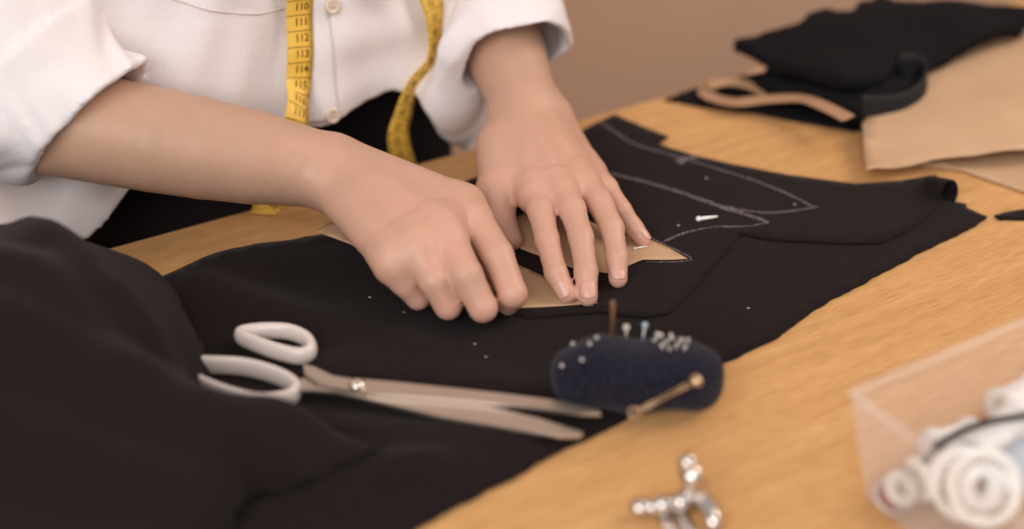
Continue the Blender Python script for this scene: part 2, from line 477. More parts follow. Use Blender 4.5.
# nails: small curved plates set on the last joint of the fingers seen from above
nail = mat('fingernail', (208, 160, 144), .30, spec=.5, coat=.1)
def fingernail(tip, dip, r, tilt=0.0, parent=None):
    ax = tip - dip; ax /= np.linalg.norm(ax)
    up_ = np.array([0, 0, 1.0]); up_ = up_ - ax * (up_ @ ax); up_ /= np.linalg.norm(up_)
    sd = np.cross(ax, up_)
    if tilt: up_, sd = up_ * math.cos(tilt) + sd * math.sin(tilt), sd * math.cos(tilt) - up_ * math.sin(tilt)
    c = tip - ax * .0030; L = .0115; vs = []; fs = []; nu, nv = 12, 10
    for i in range(nu + 1):
        for j in range(nv + 1):
            a = (j / nv - .5) * 2; t = i / nu
            wd = .92 * (1 - (2 * t - 1) ** 6 * .45)
            th = a * wd
            lng = (t - .5) * L * (1 - .14 * a * a)
            rr = r * 1.02 + .0001 - .0006 * max(0, abs(a) - .75) * 4 * .25
            rr -= .0018 * max(0, t - .35) ** 2
            p = c + ax * lng + (up_ * math.cos(th) + sd * math.sin(th)) * rr
            vs.append(up(p))
    for i in range(nu):
        for j in range(nv):
            k = i * (nv + 1) + j; fs.append((k, k + 1, k + nv + 2, k + nv + 1))
    o = link('fingernail', raw_mesh(vs, fs), nail, parent)
    s = o.modifiers.new('t', 'SOLIDIFY'); s.thickness = .0006; s.offset = 0
    return o
fingernail(W(588, 297, .0085), W(586, 270, .020), .0066, 0, body)
fingernail(W(618, 279, .0085), W(614, 253, .019), .0064, 0, body)
fingernail(W(567, 294, .0085), W(557, 273, .018), .0064, .9, body)
fingernail(W(643, 240, .0078), W(634, 228, .014), .0056, -.5, body)

# ---- shirt
def hem(s):
    return np.interp(s, [-.30, -.205, -.185, -.165, -.14, -.05, 0, .06, .085, .11, .135, .2], [-.03, -.03, -.015, .0, .022, .036, .040, .050, .046, .0, -.03, -.05])
def sup(s, o, a, b, p=2.5):
    q = (np.abs(s / a) ** p + np.abs(o / b) ** p) ** (1 / p)
    return (q - 1) * b * .8
def torsof(P):
    s, o, z = toS(P)
    a = np.interp(z, [-.1, .05, .2, .32, .42], [.220, .212, .180, .185, .10]); b = np.interp(z, [-.1, .05, .14, .25, .34, .42], [.110, .106, .104, .112, .085, .06])
    d = sup(s + .020, o - .125, a, b, 2.8)
    return np.maximum(d, z - .40)
def wr(P, w=1):
    s, o, z = toS(P)
    a = np.sin(s * 62 + 3 * np.sin(z * 9 + 1.3) + 2 * o) * (.0012 + .0034 * np.clip(np.abs(s) * 12 - .5, 0, 1))
    b_ = np.sin(s * 31 - z * 26 + 2.4 * np.sin(s * 17)) * .0030
    c = np.sin(s * 120 + z * 35 + 2 * np.sin(z * 41 + s * 20)) * .0012 + np.sin(s * 70 - z * 110 + 3 * np.sin(s * 33 + z * 18)) * .0009
    return (a + b_ + c) * w
shirt_m = mat('white_linen', (227, 221, 223), .85, sheen=.25, spec=.2, bump=[(26, .30, .006, (1, 1, .6)), (1400, .3, .0004, (1, 1, 1)), (620, .35, .0006, (1, 1, .15)), (620, .35, .0006, (.2, .2, 1))])
cuR = W(88, 121, .093)          # centre of the right cuff
axR = wrR - elR; axR /= np.linalg.norm(axR)
slR0 = SU(.03, [Cone(B(-.19, .14, .36), elR + np.array([-.015, .01, .01]), .075, .060), Cone(elR + np.array([-.015, .01, .01]), cuR + axR * .05, .050, .0405), Cone(W(-20, 8, .16), W(44, 22, .150), .040, .030)])
cuL = W(510, 52, .078)
axL = wrL - elL; axL /= np.linalg.norm(axL)
elL2 = elL + np.array([.004, .01, .01])
slL0 = SU(.03, [Cone(B(.17, .14, .36), elL2 + U * .006, .075, .060), Cone(elL2 + U * .006, cuL + axL * .05, .058, .041)])
def shirt_outer(P):
    return P
cutRn = axR * .74 + np.array([0, -.36, -.46]); cutRn /= np.linalg.norm(cutRn)
cutLn = axL * 1.0 + np.array([0, 0, -.35]); cutLn /= np.linalg.norm(cutLn)
def sleeve_wr(P, ax, c):
    t = (P - c) @ ax; q = P - c - t[:, None] * ax; an = np.arctan2(q[:, 2], q @ np.cross(ax, [0, 0, 1]))
    return .0012 * np.sin(t * 210 + 4 * np.sin(an * 3 + t * 30)) * np.sin(an * 2 + 1) + .0034 * np.sin(t * 95 + 2.2 * np.sin(an * 2 + t * 20)) * np.clip(-t * 14 + .1, 0, 1) + .0016 * np.sin(an * 5 + t * 40)
def slR(P):
    d = slR0(P) + sleeve_wr(P, axR, cuR)
    t = (P - cuR) @ cutRn
    d = d - .003 * (t > -.052)                     # the rolled band is thicker
    return np.maximum(d, t)
def slL(P):
    d = slL0(P) + sleeve_wr(P, axL, cuL)
    t = (P - cuL) @ cutLn
    return np.maximum(d, t)
flap = SU(.02, [Cone(W(462, 50, .085), W(456, 100, .040), .020, .013, (fwd, 2.2)), Cone(W(456, 100, .040), B(.105, .02, .012), .013, .008, (fwd, 2.0))])
def shirtf(P):
    s, o, z = toS(P)
    T = torsof(P) + wr(P)
    T = np.maximum(T, hem(s) - z)
    a_, b_ = slR(P), slL(P)
    c_ = np.minimum(a_, b_); k = .02
    # sleeves join the torso only above the armpit
    kk = np.clip((z - .20) / .08, 0.02, 1) * .05
    h = np.maximum(kk - np.abs(T - c_), 0) / kk
    d = np.minimum(T, c_) - h * h * kk * .25
    # hollow: under the hem and inside the cuffs
    inner = np.maximum(torsof(P) + wr(P) + .0035, z - .12)
    d = np.maximum(d, -inner)
    iR = np.maximum(slR0(P) + .0045 + sleeve_wr(P, axR, cuR), -.10 - (P - cuR) @ axR)
    iL = np.maximum(slL0(P) + .0045 + sleeve_wr(P, axL, cuL), -.09 - (P - cuL) @ axL)
    fl = flap(P); h = np.maximum(.02 - np.abs(d - fl), 0) / .02; d = np.minimum(d, fl) - h * h * .005
    d = np.maximum(d, -iR); d = np.maximum(d, -iL)
    return d
me = surface(Fn(shirtf), (-.55, .66, -.10), (.22, 1.36, .42), .0024, slack=2.2)
shirt = link('shirt', me, shirt_m, person)
sm = shirt.modifiers.new('soft', 'SMOOTH'); sm.factor = .5; sm.iterations = 3
from mathutils.bvhtree import BVHTree
def bvh_of(o):
    me = o.data; M = Matrix.Identity(4); p = o
    while p: M = p.matrix_basis @ M; p = p.parent
    return BVHTree.FromPolygons([M @ v.co for v in me.vertices], [tuple(p.vertices) for p in me.polygons])
sb = bvh_of(shirt)
Nv = Vector(N); Uv = Vector(U)
def on_shirt(s, z, lift=.001):
    offs = np.linspace(-.05, .16, 400); PP = np.array([B(s, q, z) for q in offs]); D = torsof(PP) + wr(PP)
    ix = np.argmax(D < 0)
    if D[ix] < 0: return up(PP[ix]) - Nv * lift, -Nv
    o = up(B(s, -.4, z)); h = sb.ray_cast(o, Nv)
    if h[0] is None or (h[0] - o).length > .75: return up(B(s, .03, z)), -Nv
    return h[0] - Nv * lift, h[1]
# placket strip, its stitching and the buttons
def shirt_patch(name, f, nu, nv, m, thick, parent=shirt):
    vs = []; fs = []
    for i in range(nu + 1):
        for j in range(nv + 1): vs.append(on_shirt(*f(i / nu, j / nv))[0])
    for i in range(nu):
        for j in range(nv):
            k = i * (nv + 1) + j; fs.append((k, k + 1, k + nv + 2, k + nv + 1))
    o = link(name, raw_mesh(vs, fs), m, parent)
    sd = o.modifiers.new('t', 'SOLIDIFY'); sd.thickness = thick; sd.offset = 0
    s2 = o.modifiers.new('s', 'SMOOTH'); s2.factor = .5; s2.iterations = 2
    return o
shirt_patch('placket', lambda u, v: (-.013 + .026 * v, .045 + .31 * u, .0012), 90, 6, shirt_m, .0016)
thread_m = mat('seam_thread', (205, 192, 188), .8)
def seam(pts, r=.0007, name='seam'):
    bm = bmesh.new(); add_tube(bm, [on_shirt(s, z, .0004)[0] for s, z in pts], r, 6); return link(name, bm_mesh(bm), thread_m, shirt)
def sz(px, py, off=.02):
    q = Q(px, py, off); return (q - E0) @ U - S0, q[2]
seam([tuple(p) for p in spline([sz(150, -6), sz(180, 3), sz(215, 10), sz(250, 13), sz(286, 12)], 10)])
seam([(.0118, .05 + .3 * k / 40) for k in range(41)], .0004)
btn = mat('shell_button', (214, 196, 176), .3, spec=.6, coat=.3)
for px, py in ((335, 8), (333, 116), (337, -90)):
    s, z = sz(px, py, .012); p, n_ = on_shirt(s, z, .0018)
    bm = bmesh.new(); ax = -Nv + Vector((0, 0, .15))
    add_lathe(bm, [(0, -.001), (.0050, -.001), (.0056, .0002), (.0054, .0014), (.0044, .0018), (.0036, .0011), (0, .0011)], p, ax, 28)
    bt = link('button', bm_mesh(bm), btn, shirt)
    t_, h_, s_ = frame_of(ax); bm = bmesh.new()
    for a in (-1, 1):
        add_tube(bm, [p + t_ * .0012 + s_ * a * .0010 - h_ * .0013, p + t_ * .0020 + s_ * a * .0010, p + t_ * .0012 + s_ * a * .0010 + h_ * .0013], .0004, 6)
    link('button_thread', bm_mesh(bm), thread_m, bt)

# ---- hanging side of the shirt (its long tail), seen in shade beside the left forearm
# ---- trousers, shoes, hair
trouser_m = mat('black_trousers', (26, 24, 25), .9, sheen=.15, spec=.2, bump=[(700, .2, .0005, (1, 1, 1))])
legs = []
for sg in (-1, 1):
    hip = B(-.02 + sg * .085, .14, -.20); knee = B(-.02 + sg * .10, -.26, -.20); foot = B(-.02 + sg * .10, -.22, -.66)
    legs.append(SU(.04, [Cone(hip, knee, .088, .066), Cone(knee, foot, .064, .052)]))
waist = Fn(lambda P: np.maximum(sup(toS(P)[0] + .012, toS(P)[1] - .135, .172, .078, 2.6) , np.abs(toS(P)[2] + .06) - .13))
tr = SU(.05, [waist] + legs)
link('trousers', surface(tr, (-.50, .45, -.72), (.30, 1.30, .10), .006), trouser_m, person)
shoe_m = mat('black_leather', (30, 28, 28), .4)
for sg in (-1, 1):
    a = B(-.02 + sg * .10, -.21, -.715); c = B(-.02 + sg * .10, -.36, -.722)
    f = Fn(lambda P, a=a, c=c: np.maximum(SU(.03, [Cone(a, c, .042, .033), Cone(a, a + np.array([0, 0, .06]), .040, .042)])(P), -(P[:, 2] + TZ)))
    link('shoe', surface(f, c - .13, a + .13, .004), shoe_m, person)
hair_m = mat('dark_brown_hair', (62, 42, 32), .45, bump=[(300, .5, .001, (4, 4, .3))])
hf = Cut(SU(.02, [Ell(head_c + np.array([0, 0, .042]) - fwd * .012, (.086, .104, .104)), Cone(head_c - fwd * .085 + np.array([0, 0, .02]), head_c - fwd * .10 + np.array([0, 0, -.08]), .045, .03)]),
         [Ell(head_c + fwd * .085 + np.array([0, 0, -.035]), (.072, .085, .088))])
link('hair', surface(hf, head_c - .22, head_c + .22, .004), hair_m, person)
eye_m = mat('eye', (60, 45, 38), .2)
for sg in (-1, 1):
    bm = bmesh.new(); bmesh.ops.create_uvsphere(bm, u_segments=16, v_segments=10, radius=.0105, matrix=Matrix.Translation(up(head_c + fwd * .078 + U * sg * .031 + np.array([0, 0, .012]))))
    link('eye', bm_mesh(bm), eye_m, person)

# ------------------------------------------------------------ tape measure round the neck
tape_m = mat('yellow_tape', (230, 186, 78), .45, spec=.4, coat=.15)
ink_m = mat('printed_ink', (60, 45, 25), .6)
def sp_pt(px, py, off): return up(Q(px, py, off))
Lf = [(on_shirt(*sz(299, y, .012), .004)[0]) for y in (-60, -20, 20, 55)]
sL = [sz(303, -60, .012), sz(304, -20, .012), sz(304, 20, .012), sz(303, 55, .012), sz(301, 88, .01)]
Lp = [on_shirt(s_, z_, .0065)[0] for s_, z_ in ((-.030, .30), (-.0265, .26), (-.0235, .225))] + [on_shirt(s, z, .0072)[0] for s, z in sL]
Lp += [up(Q(297, 118, -.004)), up(Q(286, 160, -.010)), up(Q(274, 196, -.012)), up(W(267, 206, .004)), up(W(265, 210, .0016)), up(W(263, 214, .0012))]
sR = [sz(424, -60, .03), sz(427, -20, .03), sz(433, 12, .03), sz(433, 38, .03), sz(425, 62, .028)]
Rp = [on_shirt(s_, z_, .0065)[0] for s_, z_ in ((.070, .30), (.0745, .26), (.078, .225))] + [on_shirt(s, z, .0072)[0] for s, z in sR] + [up(Q(412, 88, .018)), up(Q(403, 115, .016)), up(Q(399, 145, .014)), up(B(.075, .016, -.06)), up(B(.07, .02, -.16))]
chestL = on_shirt(-.036, .34, .006)[0]; chestR = on_shirt(.065, .34, .006)[0]
neck = [on_shirt(-.050, .375, .007)[0], up(B(-.075, .08, .43)), up(B(-.06, .15, .455)), up(B(-.02, .185, .455)), up(B(.03, .15, .455)), up(B(.05, .08, .43)), on_shirt(.055, .375, .007)[0]]
ctr = Lp[::-1] + [chestL] + neck + [chestR] + Rp
nrm = [Vector((0, 0, 1)) if i < 3 else -Nv for i in range(len(Lp))] + [-Nv] + [-Nv, (-Nv - Uv).normalized(), (-Uv * .8 + Vector((0, 0, .4))), Nv, (Uv * .8 + Vector((0, 0, .4))), (-Nv + Uv).normalized(), -Nv] + [-Nv] + \
      [-Nv] * 3 + [-Nv, -Nv, -Nv + Uv * .3, -Nv + Uv * .5, -Nv + Uv * .75, -Nv + Uv * .6, -Nv + Uv * .3, -Nv + Uv * .1, -Nv, -Nv]
nrm[2] = (Vector((0, 0, 1)) - Nv).normalized()
path = [Vector(p) for p in spline(ctr, 16)]; nn = [Vector(p).normalized() for p in spline(nrm, 16)]
arc = [0.0]
for a, c in zip(path[:-1], path[1:]): arc.append(arc[-1] + (c - a).length)
TW = .0096
def tape_at(d, w, h):
    """arc length d, across w, height h over the front face"""
    i = min(max(int(np.searchsorted(arc, d)) - 1, 0), len(path) - 2); t = (d - arc[i]) / max(arc[i + 1] - arc[i], 1e-9)
    p = path[i].lerp(path[i + 1], t); n_ = nn[i].lerp(nn[i + 1], t)
    a = path[max(i - 1, 0)]; c = path[min(i + 2, len(path) - 1)]
    tg = (c - a).normalized(); n_ = (n_ - tg * n_.dot(tg)).normalized(); s_ = n_.cross(tg)
    return p - s_ * w + n_ * h
tape = empty('tape_measure', path[0]); tag(tape, 'yellow tape measure with black numbers hanging round the neck over the white shirt', 'tape measure')
bm = bmesh.new(); rows = []
nd = int(arc[-1] / .003)
for i in range(nd + 1):
    d = arc[-1] * i / nd
    rows.append([bm.verts.new(tape_at(d, w, h)) for w, h in ((-TW, .0003), (-TW * .33, .0003), (TW * .33, .0003), (TW, .0003), (TW, -.0002), (TW * .33, -.0002), (-TW * .33, -.0002), (-TW, -.0002))])
for A, C in zip(rows[:-1], rows[1:]):
    for k in range(8): bm.faces.new((A[k], A[(k + 1) % 8], C[(k + 1) % 8], C[k]))
bm.faces.new(rows[0]); bm.faces.new(rows[-1][::-1])
band = link('tape_band', bm_mesh(bm), tape_m, tape)
# where the path passes (298, 8): the figure 110 stands there, numbers grow downwards (towards arc 0)
ref = sp_pt(298, 13.5, .012); d110 = min(range(len(path)), key=lambda i: (path[i] - ref).length); d110 = arc[d110]
# the spacing of the figures is one centimetre of this tape
STEP = .0112
bm = bmesh.new()
def bar(bm, d, w0, w1, th):
    n = 4; q = [[bm.verts.new(tape_at(d + a * th / 2, w0 + (w1 - w0) * k / n, .00042)) for k in range(n + 1)] for a in (-1, 1)]
    for k in range(n): bm.faces.new((q[0][k], q[0][k + 1], q[1][k + 1], q[1][k]))
d = d110 + .45 * STEP; lo_d = STEP
while d - STEP > lo_d: d -= STEP
while d < arc[-1] - STEP:
    bar(bm, d, -TW, TW, .00055)
    for k in range(1, 10): bar(bm, d + STEP * k / 10, TW * (.72 if k != 5 else .58), TW, .0003)
    d += STEP
link('centimetre_marks', bm_mesh(bm), ink_m, tape, smooth=False)
def text_mesh(s, size):
    c = bpy.data.curves.new('t', 'FONT'); c.body = s; c.size = size; c.align_x = 'CENTER'; c.align_y = 'CENTER'; c.resolution_u = 3; c.offset = size * .012
    o = bpy.data.objects.new('t', c); COL.objects.link(o)
    dg = bpy.context.evaluated_depsgraph_get(); me = bpy.data.meshes.new_from_object(o.evaluated_get(dg))
    bpy.data.objects.remove(o); return me
for side in (0, 1):
    for k in range(-18, 16):
        if side == 0: dc = d110 - k * STEP; num = 110 + k
        else: dc = arc[-1] - .02 - (k + 18) * STEP; num = 8 + (k + 18)
        if dc < .012 or (side == 0 and dc > arc[-1] * .5): continue
        me = text_mesh(str(num), .0078)
        for v in me.vertices: v.co = tape_at(dc + v.co.y, -.0014 + v.co.x * .88 + .0028, .00045)
        link('printed_number', me, ink_m, tape, smooth=False)
# ------------------------------------------------------------ fabrics and papers on the table
def nzv(x, y, sc, seed=0): return noise.noise(Vector((x * sc + seed, y * sc - seed * .7, seed * 1.3)))
def smooth(x, a, b):
    t = min(max((x - a) / (b - a), 0), 1); return t * t * (3 - 2 * t)
def fray(pts, amp, step=.004, seed=3):
    out = []
    for i in range(len(pts)):
        a = np.array(pts[i][:2], float); b_ = np.array(pts[(i + 1) % len(pts)][:2], float); L = np.linalg.norm(b_ - a); n = max(1, int(L / step))
        nr = np.array([-(b_ - a)[1], (b_ - a)[0]]) / max(L, 1e-9)
        for k in range(n):
            p = a + (b_ - a) * k / n
            out.append(p + nr * amp * (nzv(p[0], p[1], 140, seed) + .6 * nzv(p[0], p[1], 420, seed)) * (0 if k == 0 else 1))
    return out
def sheet(name, outline, zf, thick, m, step=.009, amp=.0006, parent=None, at=None, seed=3, edge=.004):
    """cut sheet: outline in table coordinates, underside at zf(x, y)"""
    ol = fray(outline, amp, edge, seed); n = len(ol)
    P = [Vector((float(p[0]), float(p[1]))) for p in ol]
    xs = [p.x for p in P]; ys = [p.y for p in P]
    x = min(xs)
    G = []
    A = np.array(ol)
    while x < max(xs):
        y = min(ys)
        while y < max(ys):
            q = Vector((x + (random.random() - .5) * step * .3, y + (random.random() - .5) * step * .3))
            # inside test
            c = False; X, Y = q.x, q.y
            x1 = A[:, 0]; y1 = A[:, 1]; x2 = np.roll(x1, -1); y2 = np.roll(y1, -1)
            cr = ((y1 > Y) != (y2 > Y)) & (X < (x2 - x1) * (Y - y1) / np.where(y2 - y1 == 0, 1e-12, y2 - y1) + x1)
            if cr.sum() % 2 and ((A - np.array([X, Y])) ** 2).sum(1).min() > (step * .35) ** 2: G.append(q)
            y += step
        x += step
    r = geometry.delaunay_2d_cdt(P + G, [(i, (i + 1) % n) for i in range(n)], [], 1, 1e-6)
    V, F = r[0], r[2]
    fs = []
    for f in F:
        f = list(f)
        a, b_, c = V[f[0]], V[f[1]], V[f[2]]
        if (b_ - a).cross(c - a) < 0: f.reverse()
        fs.append(f)
    k = len(V); zz = [zf(v.x, v.y) for v in V]
    vs = [Vector((v.x, v.y, TZ + z + thick)) for v, z in zip(V, zz)] + [Vector((v.x, v.y, TZ + z)) for v, z in zip(V, zz)]
    faces = [tuple(f) for f in fs] + [tuple(i + k for i in f[::-1]) for f in fs]
    cnt = {}
    for f in fs:
        for i in range(3): cnt[(f[i], f[(i + 1) % 3])] = 1
    for (a, b_) in cnt:
        if (b_, a) not in cnt: faces.append((b_, a, a + k, b_ + k))
    if at is None and parent is None:
        c = A.mean(0); at = (float(c[0]), float(c[1]), TZ)
    return link(name, raw_mesh(vs, faces), m, parent, True, at)
def PX(*pts, z=0): return [W(p[0], p[1], p[2] if len(p) > 2 else z)[:2] for p in pts]
def px_of(x, y, z=0):                       # inverse, for shaping the folds
    dy, dz = y, z - HC
    f_ = dy * math.cos(TH) - dz * math.sin(TH); u_ = dy * math.sin(TH) + dz * math.cos(TH)
    return 512 + FPX * x / f_, 264.5 - FPX * u_ / f_

black_m = mat('black_cotton', (25, 18, 18), .95, sheen=.04, spec=.15, bump=[(1500, .35, .0004, (1, 1, 1)), (60, .15, .002, (1, 1, 1))], vary=(300, (31, 23, 23), (1, 1, 1), .35, .7))
kraft_m = mat('kraft_paper', (193, 160, 128), .75, spec=.25, bump=[(700, .15, .0003, (1, 1, 1))], vary=(18, (184, 150, 118), (1, 1, 1), .3, .7))
chalk_m = mat('tailors_chalk', (138, 126, 130), .95)
nt = chalk_m.node_tree; b = nt.nodes['Principled BSDF']
tc = nt.nodes.new('ShaderNodeTexCoord'); n_ = nt.nodes.new('ShaderNodeTexNoise'); n_.inputs['Scale'].default_value = 900; n_.inputs['Detail'].default_value = 2
mr = nt.nodes.new('ShaderNodeMapRange'); mr.inputs['From Min'].default_value = .40; mr.inputs['From Max'].default_value = .62; mr.inputs['To Max'].default_value = .75
nt.links.new(tc.outputs['Object'], n_.inputs['Vector']); nt.links.new(n_.outputs['Fac'], mr.inputs['Value']); nt.links.new(mr.outputs[0], b.inputs['Alpha'])

# ridges: soft folds along lines on the table, (x0,y0,x1,y1, height, width)
RID = []
def ridge(p, q, h, wd): RID.append((W(*p)[:2], W(*q)[:2], h, wd))
ridge((330, 372), (560, 392), .004, .018)
ridge((180, 300), (420, 345), .005, .022)
ridge((240, 268), (420, 262), .003, .020)
ridge((300, 440), (520, 440), .007, .016)
ridge((220, 470), (420, 480), .010, .018)
ridge((330, 500), (470, 470), .006, .014)
ridge((420, 350), (560, 345), .003, .016)
ridge((200, 285), (320, 330), .004, .012)
def seg(x, y, a, b_):
    d = b_ - a; t = min(max(((x - a[0]) * d[0] + (y - a[1]) * d[1]) / (d @ d), 0), 1)
    return math.hypot(x - a[0] - t * d[0], y - a[1] - t * d[1])
def z_main(x, y):
    u, v = px_of(x, y)
    left = smooth(720 - u, 0, 250)
    z = .0006 + (.0008 + .0020 * left) * (.5 + nzv(x, y, 14, 2)) ** 2 * .9
    for a, b_, h, wd in RID:
        d = seg(x, y, a, b_)
        if d < wd * 2.5: z += h * math.exp(-(d / wd) ** 2)
    # flat where the hands, the papers and the pincushion rest
    return max(z, .0004)
RF = [(W(520, 270)[:2], .09), (W(640, 385)[:2], .055)]
_zm = z_main
def z_main(x, y):
    z = _zm(x, y)
    for c, r in RF:
        z = .0006 + (z - .0006) * (.12 + .88 * smooth(math.hypot(x - c[0], y - c[1]), r * .7, r * 1.5))
    return z
main = sheet('fabric_sheet', PX((165, 279), (205, 262), (262, 247), (330, 236), (400, 225), (470, 181), (520, 160), (570, 141), (612, 122), (640, 136), (700, 168), (800, 186), (860, 194), (920, 198), (966, 206), (966, 210), (987, 219), (975, 228),
     (923, 253), (878, 277), (815, 311), (775, 341), (719, 367), (690, 386), (640, 413), (600, 435), (560, 455), (500, 488), (420, 530), (330, 600), (0, 680), (-300, 560), (-260, 420), (-60, 330), (90, 300)), z_main, .0012, black_m, .008, .0011, seed=5)
tag(main, 'large black fabric sheet lying under everything in the middle of the table', 'fabric')
T1 = .0012
def z_up(x, y):
    return z_main(x, y) + T1 + .0006 + .0006 * max(nzv(x, y, 22, 9), 0)
upper = sheet('fabric_sheet', PX((614, 119), (640, 130), (668, 141), (655, 148), (693, 160), (730, 168), (787, 179), (855, 188), (900, 185.5), (934, 179.5), (950, 190), (943, 205), (925, 222), (905, 237), (878, 248), (840, 248), (770, 244), (739, 239),
     (716, 267), (690, 297), (668, 318), (640, 322), (600, 316), (530, 322), (450, 300), (405, 250), (474, 190), (530, 158), (575, 138)), z_up, .0013, black_m, .007, .0007, seed=11)
tag(upper, 'black fabric piece with chalk outlines and a curled corner, laid on the larger sheet', 'fabric')
# the curled end on the right
vs = []; fs = []; nu, nv = 20, 28
a = W(928, 184, .0065); b_ = W(949, 194, .0098)
ax = (b_ - a) / np.linalg.norm(b_ - a); sd_ = np.cross(ax, [0, 0, 1]); sd_ /= np.linalg.norm(sd_); sd_ = sd_ * (1 if sd_[0] > 0 else -1); uu = np.cross(sd_, ax); uu *= np.sign(uu[2])
for i in range(nu + 1):
    t = i / nu; p = a + (b_ - a) * t; R0 = .0048 + .0040 * t
    for j in range(nv + 1):
        th = math.radians(-100 + 290 * j / nv)
        vs.append(up(p + uu * math.sin(th) * R0 * 1.1 + sd_ * math.cos(th) * R0 * .8))
for i in range(nu):
    for j in range(nv):
        k = i * (nv + 1) + j; fs.append((k, k + 1, k + nv + 2, k + nv + 1))
cu = link('curled_corner', raw_mesh(vs, fs), black_m, upper); sd = cu.modifiers.new('t', 'SOLIDIFY'); sd.thickness = .0012; sd.offset = 1

def strip(name, pts, wd, zf, m, parent, lift=.0003, closed=False, seed=0, n=10):
    P = spline([W(*p) for p in pts], n, closed); vs = []; fs = []
    for i, p in enumerate(P):
        a = P[max(i - 1, 0)]; c = P[min(i + 1, len(P) - 1)]; t = (c - a) / max(np.linalg.norm(c - a), 1e-9); s_ = np.array([-t[1], t[0]])
        ww = 1.8 * wd * (.75 + .8 * abs(nzv(p[0], p[1], 70, seed))); 
        for k in (-1, 0, 1):
            x, y = p[0] + s_[0] * ww * k / 2, p[1] + s_[1] * ww * k / 2
            vs.append(Vector((x, y, TZ + zf(x, y) + lift)))
    for i in range(len(P) - 1):
        for k in (0, 1): j = i * 3 + k; fs.append((j, j + 1, j + 4, j + 3))
    return link(name, raw_mesh(vs, fs), m, parent, smooth=True)
zt = lambda x, y: z_up(x, y) + .0013
strip('chalk_line', [(600, 127), (618, 139), (634, 149), (673, 161), (707, 171), (753, 185), (792, 201), (812, 212)], .0016, zt, chalk_m, upper)
strip('chalk_line', [(584, 171), (600, 176), (634, 184), (673, 195), (719, 211), (758, 224), (768, 228)], .0026, zt, chalk_m, upper, .0004)
strip('chalk_line', [(725, 212), (745, 216), (772, 218), (800, 215), (818, 212)], .0016, zt, chalk_m, upper, .0005)
strip('chalk_line', [(663, 248), (685, 239), (713, 233), (747, 232), (768, 228)], .0013, zt, chalk_m, upper, .0006)
strip('chalk_line', [(676, 168), (688, 164), (700, 162)], .0040, zt, chalk_m, upper, .0007)
strip('chalk_line', [(650, 243), (668, 252), (691, 264), (676, 267), (645, 267)], .0008, zt, chalk_m, upper, .0003)
crumb_m = mat('chalk_crumb', (150, 138, 135), .9)
for (px, py) in ((706, 183), (678, 231), (794, 209)):
    dust = bmesh.new()
    p = W(px, py); z = zt(p[0], p[1]); bmesh.ops.create_icosphere(dust, subdivisions=2, radius=.0011, matrix=Matrix.Translation(Vector((p[0], p[1], TZ + z + .0001))) @ Matrix.Diagonal((1, 1, .35, 1)))
    link('chalk_speck', bm_mesh(dust), crumb_m, upper)
lint = bmesh.new()
for (px, py) in ((370, 301), (404, 317), (475, 349), (748, 311), (486, 362)):
    p = W(px, py); z = z_main(p[0], p[1]) + T1
    bmesh.ops.create_icosphere(lint, subdivisions=2, radius=.0005 + .0003 * random.random(), matrix=Matrix.Translation(Vector((p[0], p[1], TZ + z + .0002))) @ Matrix.Diagonal((1.4, .7, .4, 1)))
tag(link('lint_specks', bm_mesh(lint), mat('pale_lint', (190, 175, 140), .9), main), kind='stuff')

# paper pattern pieces under the hands
def z_papA(x, y): return zt(x, y) + .0006 + .0008 * max(0, nzv(x, y, 30, 4))
pA = sheet('paper_pattern_piece', PX((505, 238), (508, 228), (524, 220), (545, 213), (570, 219), (600, 232), (628, 243), (652, 247), (668, 254), (687, 265), (664, 266), (642, 266), (628, 272), (606, 279), (575, 275), (545, 264), (514, 252)), z_papA, .0005, kraft_m, .005, .0001, seed=2)
tag(pA, 'pointed brown paper pattern piece pinned under the spread fingers', 'paper pattern')
def z_papB(x, y): return z_main(x, y) + .0028 + .0010 * max(0, nzv(x, y, 26, 7))
pB = sheet('paper_pattern_piece', PX((316, 237), (330, 229), (350, 228), (400, 240), (470, 256), (512, 267), (550, 284), (598, 308), (560, 311), (520, 313), (470, 308), (400, 278), (350, 250)), z_papB, .0005, kraft_m, .005, .0001, seed=2)
tag(pB, 'long brown paper pattern piece held between the pinching hand and the spread hand', 'paper pattern')

steel = mat('steel', (196, 184, 172), .28, metal=1)
white_pl = mat('white_enamel', (238, 236, 232), .3, spec=.6)
def flat_pin(name, a, b_, r, z, label, grp, m):
    p = W(*a); q = W(*b_); za, zb = z(p[0], p[1]), z(q[0], q[1])
    o = empty(name, (p[0], p[1], TZ + za)); tag(o, label, 'pin', grp)
    A = Vector((p[0], p[1], TZ + za + r + .0004)); C = Vector((q[0], q[1], TZ + zb + r + .0004)); bm = bmesh.new()
    add_tube(bm, [A, A.lerp(C, .5), C], [r, r, r * .5], 10); link('shaft', bm_mesh(bm), m, o)
    bm = bmesh.new(); bmesh.ops.create_uvsphere(bm, u_segments=12, v_segments=8, radius=r * 1.5, matrix=Matrix.Translation(A)); link('head', bm_mesh(bm), m, o)
    return o
flat_pin('sewing_pin', (698, 226), (717, 223.5), .0013, zt, 'white pin lying on the black fabric between the chalk lines', 'pins', white_pl)
flat_pin('sewing_pin', (634, 256.5), (647, 254), .0006, lambda x, y: z_papA(x, y) + .0005, 'tiny white pin stuck in the pointed paper piece', 'pins', white_pl)

